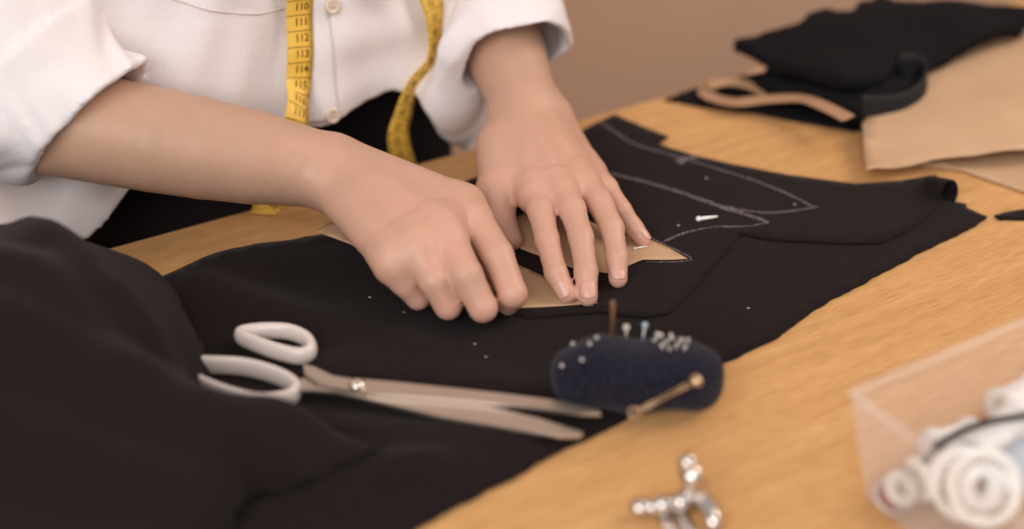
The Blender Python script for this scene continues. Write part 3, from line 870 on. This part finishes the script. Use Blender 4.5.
# ------------------------------------------------------------ heap of black fabric in the left foreground
def hump(x, y, cx, cy, rx, ry, h, p=2.0, rot=0):
    c, s_ = math.cos(rot), math.sin(rot); dx, dy = x - cx, y - cy; X = (c * dx + s_ * dy) / rx; Y = (-s_ * dx + c * dy) / ry
    return h * math.exp(-(X * X + Y * Y) ** (p / 2))
HF = []
def hfold(a, b_, h, wd): HF.append((np.array(a), np.array(b_), h, wd))
hfold((-.36, .70), (-.19, .60), .016, .018); hfold((-.33, .62), (-.15, .575), .018, .016); hfold((-.36, .56), (-.10, .535), .016, .016)
hfold((-.28, .72), (-.20, .64), .012, .012); hfold((-.21, .655), (-.11, .60), .012, .013)
hfold((-.30, .50), (-.12, .50), .02, .02)
def z_heap(x, y):
    z = hump(x, y, -.31, .66, .115, .105, .088, 3.0, .1)
    z += hump(x, y, -.25, .56, .12, .07, .034, 2.4) + hump(x, y, -.15, .60, .06, .035, .012, 2.4)
    for a, b_, h, wd in HF:
        d = seg(x, y, a, b_); z += h * .7 * math.exp(-(d / wd) ** 2)
    z += .010 * nzv(x, y, 13, 6) * min(1, z / .03) + .004 * nzv(x, y, 34, 2) * min(1, z / .03)
    return z
heap_ol = [(-.60, .80), (-.36, .815), (-.27, .795), (-.215, .755)] + [tuple(W(*p)[:2]) for p in ((203, 338, .016), (208, 362, .018), (207, 392, .010), (236, 413, .003), (275, 428, .003), (345, 450, .004), (385, 470, .003), (330, 492, .003), (250, 505, .003), (232, 545, .003), (100, 640, .003), (-300, 640, .003))]
A_ = np.array(heap_ol)
def d_out(x, y):
    m_ = 9.
    for i in range(len(heap_ol)):
        m_ = min(m_, seg(x, y, A_[i], A_[(i + 1) % len(heap_ol)]))
    return m_
def z_heapm(x, y):
    d = d_out(x, y); e = min(1, d / .022); e = math.sqrt(max(0, 1 - (1 - e) ** 2))
    c = W(268, 396); g = smooth(math.hypot(x - c[0], y - c[1]), .024, .055)
    return z_main(x, y) + .0016 + (max(z_heap(x, y), .003) + .004) * e * (.06 + .94 * g)
heap = sheet('crumpled_fabric', heap_ol, z_heapm, .0015, mat('charcoal_fabric', (29, 22, 22), .95, sheen=.05, spec=.15, bump=[(1300, .3, .0004, (1, 1, 1))]), .0055, .002, seed=8, edge=.006)
tag(heap, 'crumpled heap of dark fabric in the left foreground over the scissor handles', 'fabric')
# ------------------------------------------------------------ scissors
def poly_prism(bm, pts, z0, z1, bevel=0):
    b0 = [bm.verts.new(Vector((p[0], p[1], TZ + z0 + (p[2] if len(p) > 2 else 0)))) for p in pts]
    b1 = [bm.verts.new(Vector((p[0], p[1], TZ + z1 + (p[2] if len(p) > 2 else 0)))) for p in pts]
    n = len(pts); bm.faces.new(b0[::-1]); bm.faces.new(b1)
    for i in range(n): bm.faces.new((b0[i], b0[(i + 1) % n], b1[(i + 1) % n], b1[i]))
blade_m = mat('brushed_steel', (200, 188, 178), .45, metal=1, bump=[(900, .1, .0002, (1, 1, 1))])
handle_m = mat('white_handle_plastic', (214, 202, 196), .25, spec=.5, coat=.3)
sc_c = W(357, 385, .008)
sci = empty('scissors', up(W(357, 385, 0))); tag(sci, 'steel scissors with white plastic handles lying open on the black fabric', 'scissors')
def bl(name, pts, z, dz_tip=0):
    bm = bmesh.new(); P = []
    for (px, py) in pts: P.append(W(px, py, z))
    poly_prism(bm, [(p[0], p[1]) for p in P], z - .0011, z + .0011)
    es = [e for e in bm.edges if abs(e.verts[0].co.z - e.verts[1].co.z) < 1e-6 and e.verts[0].co.z > TZ + z]
    bmesh.ops.bevel(bm, geom=es, offset=.0007, segments=2, affect='EDGES')
    return link(name, bm_mesh(bm), blade_m, sci, False)
bl('blade', [(303, 364), (316, 368), (333, 378), (352, 380), (382, 382), (440, 388), (500, 394.5), (560, 402), (600, 410), (601, 415), (580, 414.5), (520, 407), (450, 400), (395, 396), (365, 394), (340, 390), (318, 384), (305, 375)], .0132)
bl('blade', [(300, 379), (320, 380), (345, 388), (362, 390), (420, 397), (480, 406), (540, 420), (583, 433), (581, 437), (560, 437), (500, 428), (440, 418), (395, 407), (362, 399), (335, 393), (300, 391)], .0105)
bm = bmesh.new(); add_lathe(bm, [(0, -.005), (.0030, -.005), (.0046, -.0005), (.0048, .0008), (.0040, .0022), (.0022, .0030), (0, .0031)], up(W(357, 385, .0150)), Vector((0, 0, 1)), 28)
screw = link('pivot_screw', bm_mesh(bm), mat('polished_steel', (230, 222, 212), .12, metal=1), sci)
def loop(name, pts, z, r, hgt):
    P = [up(W(px, py, z + dz)) for (px, py, dz) in pts]; P = spline(P, 8, True)
    bm = bmesh.new(); n = len(P); rr = []
    c = sum((Vector(p) for p in P), Vector()) / n
    rings = []
    for i in range(n):
        p = Vector(P[i]); t = (Vector(P[(i + 1) % n]) - Vector(P[i - 1])).normalized(); s_ = t.cross(Vector((0, 0, 1))).normalized()
        q = (i / n)
        rings.append([bm.verts.new(p + s_ * r * abs(math.cos(a)) ** .8 * (1 if math.cos(a) > 0 else -1) + Vector((0, 0, 1)) * hgt * math.sin(a)) for a in [2 * math.pi * k / 20 for k in range(20)]])
    for i in range(n):
        A, C = rings[i], rings[(i + 1) % n]
        for k in range(20): bm.faces.new((A[k], A[(k + 1) % 20], C[(k + 1) % 20], C[k]))
    return link(name, bm_mesh(bm), handle_m, sci)
loop('handle', [(240, 335, 0), (262, 331, 0), (289, 332, 0), (307, 340, 0), (311, 351, 0), (299, 356, 0), (276, 351, 0), (254, 343, 0)], .0105, .0036, .0056)
loop('handle', [(196, 366, 0), (216, 365, 0), (245, 367, 0), (272, 374, 0), (291, 383, 0), (296, 392, 0), (284, 400, 0), (258, 402, 0), (232, 396, 0), (205, 386, 0), (188, 376, 0)], .0070, .0036, .0062)

# ------------------------------------------------------------ pincushion
pc = W(638, 374, .0212)
rz = math.radians(-2); px_ = np.array([math.cos(rz), math.sin(rz), 0]); py_ = np.array([-math.sin(rz), math.cos(rz), 0])
def cushion(P):
    D = P - pc; a = D @ px_; b__ = D @ py_; c = D[:, 2]
    lump = .0012 * np.sin(a * 90 + 1) * np.cos(b__ * 70) + .0008 * np.sin(a * 160 + c * 90)
    taper = 1 - .10 * np.clip(-a / .05, 0, 1)
    q = (np.abs(a / .0480) ** 2.7 + (np.abs(b__ / .0215) ** 2.3 + np.abs(c / .0204) ** 2.3) ** (2.7 / 2.3) / taper) ** (1 / 2.7)
    return (q - 1) * .018 + lump
navy_m = mat('navy_knit', (25, 24, 36), .95, sheen=.1, spec=.1, bump=[(1200, .6, .0008, (1, 1, .4)), (420, .5, .0012, (1, 1, 1))], vary=(380, (40, 38, 52), (1, 1, .5), .4, .7))
me = surface(Fn(cushion), pc - np.array([.065, .04, .03]), pc + np.array([.065, .04, .03]), .0014)
cush = link('pincushion', me, navy_m, None, True, up(W(638, 376, 0)))
tag(cush, 'dark navy knitted pincushion full of pins at the edge of the black fabric', 'pincushion')
cb = BVHTree.FromPolygons([v.co + cush.location for v in me.vertices], [tuple(p.vertices) for p in me.polygons])
camv = Vector((0, 0, TZ + HC))
def on_cushion(px, py):
    for k in range(14):
        h = cb.ray_cast(camv, Vector(ray(px, py + k)).normalized())
        if h[0] is not None: return h[0], h[1]
glass_head = mat('glass_pin_head', (190, 180, 176), .12, spec=.7, coat=.5); blue_head = mat('pale_blue_pin_head', (170, 190, 205), .15, spec=.7, coat=.5); brown_m = mat('bronze_pin', (150, 116, 84), .35, metal=.6)
def pin(px, py, L, dirv, hr, hm, label, sm_=None):
    p, n_ = on_cushion(px, py)
    if p is None: return
    dirv = Vector(dirv).normalized(); sm_ = sm_ or steel
    o = empty('sewing_pin', p); tag(o, label, 'pin', 'pins stuck in the pincushion')
    bm = bmesh.new(); add_tube(bm, [p - dirv * .012, p + dirv * L], [.00045, .00045], 8); link('shaft', bm_mesh(bm), sm_, o)
    bm = bmesh.new(); bmesh.ops.create_uvsphere(bm, u_segments=16, v_segments=10, radius=hr, matrix=Matrix.Translation(p + dirv * (L + hr * .6)))
    link('head', bm_mesh(bm), hm, o); return o
# the three that stand upright
p, n_ = on_cushion(612, 338)
o = empty('sewing_needle', p); tag(o, 'bronze coloured needle standing upright in the pincushion, tallest of the three', 'needle')
bm = bmesh.new(); add_tube(bm, [p - Vector((0, 0, .012)), p + Vector((-.0002, 0, .014)), p + Vector((-.0004, .0, .0225)), p + Vector((-.0004, 0, .0250))], [.0008, .0010, .0013, .0007], 10); link('shaft', bm_mesh(bm), brown_m, o)
pin(626, 338, .006, (-.02, 0, 1), .0020, glass_head, 'short upright pin with a white head, between two taller ones')
pin(643, 337, .0085, (.06, 0, 1), .0017, blue_head, 'upright pin with a pale blue head, rightmost of the three standing pins', mat('bright_pin', (214, 216, 222), .3, metal=.5))
rnd = random.Random(4)
for (px, py) in ((655, 342), (661, 338), (667, 345), (672, 340), (676, 348), (681, 343), (663, 349), (670, 351), (684, 350), (657, 335.5), (688, 343), (671, 336)):
    pin(px, py, .0010 + .0012 * rnd.random(), (rnd.uniform(-.3, .3), rnd.uniform(-.5, .1), 1), .0010 + .0005 * rnd.random(), glass_head, 'small round pin head in the dense cluster at the right end of the pincushion')
for (px, py, lab) in ((573, 341, 'pin head near the top left corner of the pincushion'), (597, 339, 'pin head left of the upright bronze needle'), (582, 361, 'pin head on the left side of the pincushion, a little below the top row'), (562, 367, 'pin head at the far left end of the pincushion'), (590, 345, 'dull pin head pushed deep left of the bronze needle')):
    pin(px, py, .0012, (-.1, -.5, .8), .0012, glass_head, lab)
# safety pin, fastened across the front
c = up(W(697, 380, .0150))
a = up(W(634, 413, .005))
for k in range(60):
    ok = True
    for t in (0, .15, .3, .45, .6, .75, .9, 1):
        p = a.lerp(c, t); n0 = cb.find_nearest(p)
        if n0[3] < .0020 or (p - n0[0]).dot(n0[1]) < 0 or cb.ray_cast(camv, (p - camv).normalized(), (p - camv).length)[0] is not None: ok = False
    if ok: break
    a += (camv - a).normalized() * .0008; c += (camv - c).normalized() * .0008
saf = empty('safety_pin', a); tag(saf, 'brass toned safety pin across the front right of the pincushion', 'safety pin')
brass = mat('brass_wire', (178, 148, 118), .32, metal=.85)
d = (c - a).normalized(); s_ = d.cross(Vector((0, -.6, .8))).normalized(); f_ = s_.cross(d)
bm = bmesh.new(); add_tube(bm, [a + s_ * .0010, a.lerp(c, .5) + s_ * .0008, c + s_ * .0014], .0007, 8); link('back_wire', bm_mesh(bm), brass, saf)
bm = bmesh.new(); add_tube(bm, [a - s_ * .0008, a.lerp(c, .5) - s_ * .0010 , c - s_ * .0010], .0005, 8); link('needle_wire', bm_mesh(bm), brass, saf)
bm = bmesh.new(); add_tube(bm, [a + (d * math.cos(t) + s_ * math.sin(t)) * .0030 + f_ * (t * .00012) for t in [2 * math.pi * k / 16 for k in range(26)]], .0008, 8); link('coil', bm_mesh(bm), brass, saf)
bm = bmesh.new(); add_tube(bm, [c - d * .004, c - d * .001, c + d * .0015, c + d * .003], [.0020, .0042, .0040, .0016], 16, flat=.5, hint=f_); link('clasp', bm_mesh(bm), brass, saf)

# ------------------------------------------------------------ presser foot, bottom edge of the picture
chrome = mat('chrome', (214, 208, 204), .16, metal=1)
fo = W(676, 524, 0); foot = empty('presser_foot', up(fo), math.radians(12)); tag(foot, 'small blurred metal sewing machine foot on the bare table, nearest the camera', 'sewing machine foot')
def fpart(name, f, m=chrome, smooth=True):
    bm = bmesh.new(); f(bm); me = bm_mesh(bm); me.materials.append(m)
    for p in me.polygons: p.use_smooth = smooth
    o = bpy.data.objects.new(name, me); COL.objects.link(o); o.parent = foot
    return o
for sg in (-1, 1):
    fpart('toe', lambda bm, sg=sg: add_tube(bm, [(sg * .0045, -.016, .0042), (sg * .0045, -.008, .0018), (sg * .0045, .004, .0014), (sg * .0045, .012, .0016)], [.0020, .0034, .0036, .0030], 14, flat=.38), chrome)
fpart('crossbar', lambda bm: add_tube(bm, [(-.0175, .008, .0062), (-.010, .008, .0066), (.0085, .008, .0066)], [.0042, .0044, .0046], 16))
for k, x in enumerate((-.0175, -.0055, .0045)):
    fpart('knob', lambda bm, x=x: bmesh.ops.create_uvsphere(bm, u_segments=20, v_segments=12, radius=.0052, matrix=Matrix.Translation((x, .0075, .0075))), chrome)
fpart('shank', lambda bm: add_tube(bm, [(.0125, .009, .003), (.0125, .010, .012), (.0105, .011, .020), (.0085, .011, .027)], [.0070, .0074, .0072, .0064], 14, flat=.8))
fpart('shank_screw', lambda bm: bmesh.ops.create_uvsphere(bm, u_segments=20, v_segments=12, radius=.0050, matrix=Matrix.Translation((.0078, .011, .0300))))
fpart('lever', lambda bm: add_tube(bm, [(.0125, .008, .010), (.0165, .002, .0085), (.0175, -.006, .006), (.0165, -.012, .004)], [.0044, .0044, .0044, .0040], 12))

# ------------------------------------------------------------ clear plastic box of thread
clear = mat('clear_plastic', (236, 226, 222), .12, spec=.5, alpha=.12)
bx0 = W(868, 500, 0)
box = empty('clear_plastic_box', up(bx0), ang); tag(box, 'clear open plastic box holding thread spools in the right foreground', 'plastic box')
BL, BW, BH, T_ = .19, .12, .069, .0018
def bpart(name, lo, hi, m=clear, bev=.0006):
    bm = bmesh.new(); add_box(bm, lo, hi, None, bev)
    for v in bm.verts:
        k = 1 + .12 * v.co.z / .069; v.co.x = BL / 2 + (v.co.x - BL / 2) * (1 + (k - 1) * .12 / (BL / 2)); v.co.y = -BW / 2 + (v.co.y + BW / 2) * (1 + (k - 1) * .075 / (BW / 2))
    me = bm_mesh(bm); me.materials.append(m)
    o = bpy.data.objects.new(name, me); COL.objects.link(o); o.parent = box; return o
bpart('base', (0, -BW, .0005), (BL, 0, .0005 + T_)); bpart('side_panel', (0, -BW, .0024), (T_, 0, BH)); bpart('side_panel', (BL - T_, -BW, .0024), (BL, 0, BH))
bpart('back_panel', (T_, -T_, .0024), (BL - T_, 0, BH)); bpart('front_panel', (T_, -BW, .0024), (BL - T_, -BW + T_, BH))
rim_m = mat('clear_plastic_rim', (232, 222, 216), .15, alpha=.22)
for lo, hi in (((-.0015, -.0015, BH), (BL + .0015, .0018, BH + .002)), ((-.0015, -BW, BH), (.0018, -.0015, BH + .002)), ((0, -.0012, .002), (.0016, .0014, BH))):
    bpart('rim', lo, hi, rim_m, .0005)
def inbox(x, y, z): return Matrix.Translation(box.location) @ Matrix.Rotation(ang, 4, 'Z') @ Vector((x, y, z))
white_thread = mat('white_thread', (236, 232, 230), .8, sheen=.2, bump=[(500, .6, .0006, (1, 1, 8))])
flange_m = mat('translucent_bobbin', (222, 214, 206), .25, alpha=.75, coat=.3)
def spool(px, py, z, axis, R_, L_, label, th_m, fl_m, cat='thread spool', fi=.34, tr=.84):
    c = up(W(px, py, z)); ax = Vector(axis).normalized()
    o = empty('thread_spool', c); tag(o, label, cat, 'spools in the clear plastic box')
    h = L_ / 2
    bm = bmesh.new(); add_lathe(bm, [(R_ * .34, -h), (R_ * .34, h), (R_ * .30, h), (R_ * .30, -h), (R_ * .34, -h)], c, ax, 32); link('core', bm_mesh(bm), fl_m, o)
    bm = bmesh.new(); n = 14; pr = [(R_ * .35, -h * .84)] + [(R_ * (tr + .02 * math.sin(k * 2.2)), -h * .84 + 2 * h * .84 * k / n) for k in range(n + 1)] + [(R_ * .35, h * .84)]
    add_lathe(bm, pr, c, ax, 40); link('wound_thread', bm_mesh(bm), th_m, o)
    for sg in (-1, 1):
        bm = bmesh.new(); z0, z1 = sg * h * .86, sg * h
        add_lathe(bm, [(R_ * fi, z0), (R_ * .98, z0), (R_, (z0 + z1) / 2), (R_ * .98, z1), (R_ * fi, z1), (R_ * fi, z0)], c, ax, 40); link('flange', bm_mesh(bm), fl_m, o)
    return o
nav = mat('grey_blue_thread', (176, 184, 196), .8, bump=[(500, .6, .0006, (1, 1, 8))]); red_t = mat('rust_thread', (150, 84, 66), .8, bump=[(500, .6, .0006, (1, 1, 8))]); blk_t = mat('black_thread', (34, 30, 32), .8)
spool(976, 486, .030, (.10, -.80, .58), .0195, .022, 'translucent spool of white thread facing the camera, largest in the clear box', white_thread, white_pl, fi=.76, tr=.62)
spool(938, 472, .018, (.9, .35, .1), .0125, .026, 'white thread spool lying on its side at the left of the large one', white_thread, white_pl)
spool(897, 492, .0115, (.2, -.5, .84), 0.0100, .013, 'small bobbin of rust red thread in the corner of the clear box', red_t, flange_m)
spool(1000, 440, .026, (.8, .5, .25), .0150, .036, 'white thread spool lying at the back of the clear box', white_thread, white_pl)
spool(955, 448, .017, (.85, .45, -.1), .0140, .028, 'white thread spool behind the large spool in the clear box', white_thread, white_pl)
spool(1016, 470, .032, (.8, .5, .2), .0145, .032, 'grey blue thread spool at the right edge of the clear box', nav, white_pl)
spool(1020, 402, .016, (.8, .5, .0), .0135, .030, 'white thread spool farthest back in the clear box', white_thread, white_pl)
bm = bmesh.new(); add_tube(bm, spline([up(W(*p)) for p in ((925, 462, .030), (938, 446, .034), (960, 432, .038), (985, 423, .041), (1010, 418, .043), (1040, 416, .043), (1062, 430, .030))], 8), .0019, 10)
o = link('black_cord', bm_mesh(bm), blk_t, None, True, up(W(960, 432, .038))); tag(o, 'thin black cord arching over the white spools in the clear box', 'cord')

# ------------------------------------------------------------ far end: brown paper and black cuttings
def zfield(ctrl, pw=2.4):
    C = [(W(px, py, z)[0], W(px, py, z)[1], z) for px, py, z in ctrl]
    def f(x, y):
        a = b_ = 0
        for cx, cy, cz in C:
            d = ((x - cx) ** 2 + (y - cy) ** 2 + 1e-7) ** (-pw / 2); a += d * cz; b_ += d
        return a / b_
    return f
fabric2 = mat('black_cuttings', (20, 19, 21), .95, spec=.15, bump=[(900, .25, .0004, (1, 1, 1))]); brown2 = mat('brown_cuttings', (176, 138, 106), .8, vary=(14, (164, 126, 96), (1, 1, 1), .3, .7))
zf = zfield([(920, 166, .001), (1024, 194, .001), (1100, 210, .001), (1024, 150, .002), (1100, 150, .002), (960, 158, .001)])
o = sheet('brown_paper_sheet', PX((917, 166), (960, 172), (1024, 194), (1100, 216), (1120, 150), (1024, 140), (950, 150)), zf, .0008, kraft_m, .010, .0002, seed=31)
tag(o, 'lower brown paper sheet on the table beneath the larger one at the right edge', 'paper')
ct = [(862, 124, .016), (866, 170, .012), (900, 168, .009), (960, 157, .012), (1024, 150, .016), (1120, 140, .016), (935, 78, .020), (1024, 40, .024), (1120, 0, .024), (940, 120, .020), (1000, 100, .024)]
zf = zfield(ct)
o = sheet('brown_paper_sheet', [W(px, py, z)[:2] for px, py, z in ((862, 124, .016), (866, 170, .012), (900, 168, .009), (960, 157, .012), (1024, 150, .016), (1120, 142, .016), (1140, -14, .024), (1024, 20, .024), (930, 58, .020), (892, 90, .018))], zf, .0008, kraft_m, .012, .0002, seed=33)
tag(o, 'large brown paper sheet with a lifted corner beside the pile of black cuttings', 'paper')
o = sheet('fabric_scrap', PX((994, 217), (1010, 213), (1060, 206), (1060, 222), (1015, 221), (999, 221)), lambda x, y: .0004, .0012, black_m, .006, .0006, seed=37)
tag(o, 'small black fabric scrap on the table at the right edge of the picture', 'fabric')
# thin flat piece under the pile
zf = lambda x, y: .0004 + .003 * max(0, nzv(x, y, 20, 12))
o = sheet('fabric_cutting', PX((664, 101), (700, 88), (740, 78), (800, 60), (900, 60), (900, 110), (862, 128), (856, 133), (810, 125), (760, 116), (700, 108)), zf, .0014, fabric2, .008, .0008, seed=41)
tag(o, 'long flat black cutting at the bottom left of the pile of scraps', 'fabric')
def ribbon_on_edge(name, pts, hgt, m, label, cat='paper'):
    P = spline([W(*p) for p in pts], 10); vs = []; fs = []
    for i, p in enumerate(P):
        a = P[max(i - 1, 0)]; c = P[min(i + 1, len(P) - 1)]; t = (c - a); t[2] = 0; t /= np.linalg.norm(t); s_ = np.array([-t[1], t[0], 0])
        if s_[1] < 0: s_ = -s_
        for k in range(5):
            w_ = (k / 4 - .5) * hgt; vs.append(up(p + s_ * w_ + np.array([0, 0, max(0, .25 * w_)])))
    for i in range(len(P) - 1):
        for k in range(4): j = i * 5 + k; fs.append((j, j + 1, j + 6, j + 5))
    me = raw_mesh(vs, fs); at = Vector(up(P[0])); o = link(name, me, m, None, True, at); sd = o.modifiers.new('t', 'SOLIDIFY'); sd.thickness = .0012; sd.offset = 0
    tag(o, label, cat); return o
ribbon_on_edge('paper_strip', [(712, 86, .006), (704, 91, .006), (712, 98, .006), (735, 103, .010), (765, 100, .014), (800, 99, .020), (822, 106, .024), (848, 119, .026)], .012, brown2, 'curved brown paper strip lying along the front of the black pile')
ribbon_on_edge('paper_strip', [(708, 86, .010), (728, 82, .012), (748, 85, .012), (768, 93, .010)], .013, brown2, 'short brown paper strip bent above the curved one, left of the black pile')
o = sheet('paper_scrap', [W(px, py, .026)[:2] for px, py in ((735, 50), (752, 52), (769, 63), (765, 72), (745, 76), (752, 66))], lambda x, y: .026, .0010, brown2, .008, .0003, seed=43)
bm = bmesh.new()
tag(o, 'brown paper scrap poking out between two black cuttings of the pile', 'paper')
# the pile itself: three crumpled layers, each solid down to what it lies on
def pile(name, outline, base, top, label, sd_, m=fabric2, amp=.004):
    ol = [tuple(W(px, py, z)[:2]) for px, py, z in outline]; A = np.array(ol)
    F_ = zfield(top, 2.2)
    def f(x, y):
        return F_(x, y) + amp * nzv(x, y, 28, sd_) + amp * .5 * nzv(x, y, 70, sd_ + 3)
    ob = sheet(name, ol, f, .0014, m, .009, .0015, seed=sd_)
    me = ob.data; n = len(me.vertices) // 2      # lower skin sinks to the base so that the layer reads as a thick bundle
    for i in range(n, 2 * n):
        v = me.vertices[i]; v.co.z = max(base(v.co.x + ob.location.x, v.co.y + ob.location.y), me.vertices[i - n].co.z - .010)
    tag(ob, label, 'fabric'); return ob
pile('fabric_cutting', [(746, 79, .014), (775, 96, .012), (812, 106, .010), (846, 122, .008), (862, 127, .008), (890, 118, .010), (920, 92, .014), (930, 60, .02), (860, 40, .02), (800, 55, .02), (770, 70, .016)], lambda x, y: .0022,
     [(746, 79, .016), (775, 92, .018), (812, 100, .020), (846, 115, .018), (862, 122, .014), (890, 112, .018), (930, 60, .03), (840, 70, .034), (880, 80, .036)], 'middle black cutting with a pointed left end in the pile of scraps', 51)
pile('fabric_cutting', [(734, 46, .030), (765, 41, .030), (798, 38, .032), (806, 28, .036), (824, 20, .040), (851, 20, .044), (862, 6, .046), (880, 0, .046), (900, 12, .044), (905, 60, .034), (880, 92, .028), (840, 96, .026), (790, 80, .026), (768, 66, .028)], lambda x, y: .022,
     [(734, 46, .032), (765, 50, .034), (798, 45, .040), (824, 26, .050), (851, 24, .052), (870, 8, .054), (900, 40, .046), (870, 80, .040), (820, 80, .036), (768, 64, .030), (830, 60, .046)], 'topmost crumpled black cutting with a sharp point to the left', 53)
pile('folded_fabric', [(868, 8, .046), (880, 0, .048), (1024, 6, .048), (1150, 14, .048), (1150, -6, .03), (1024, 36, .030), (936, 68, .026), (905, 82, .026), (880, 60, .034)], lambda x, y: .0255,
     [(868, 8, .050), (960, 10, .052), (1024, 10, .052), (1150, 16, .052), (1024, 34, .034), (936, 66, .030), (905, 78, .030), (900, 40, .046)], 'long folded black fabric running off the right edge behind the brown paper', 57, amp=.002)
# black band curled into a loop at the front of the pile
P = [up(W(*p)) for p in ((862, 108, .024), (884, 108, .022), (906, 104, .022), (922, 92, .024), (926, 76, .028), (915, 66, .032), (896, 66, .034), (880, 74, .034))]; P = spline(P, 8)
vs = []; fs = []
for p in P:
    p = Vector(p)
    for k in range(5): vs.append(p + Vector((0, 0, 1)) * (k / 4 - .5) * .020 + Vector(N) * (k / 4 - .5) * .004)
for i in range(len(P) - 1):
    for k in range(4): j = i * 5 + k; fs.append((j, j + 1, j + 6, j + 5))
o = link('fabric_band', raw_mesh(vs, fs), mat('dark_blue_black_band', (13, 13, 16), .75, sheen=.0), None, True, Vector(P[0])); sd = o.modifiers.new('t', 'SOLIDIFY'); sd.thickness = .002; sd.offset = 0
tag(o, 'shiny black fabric band curled into a loop beside the large brown paper', 'fabric')
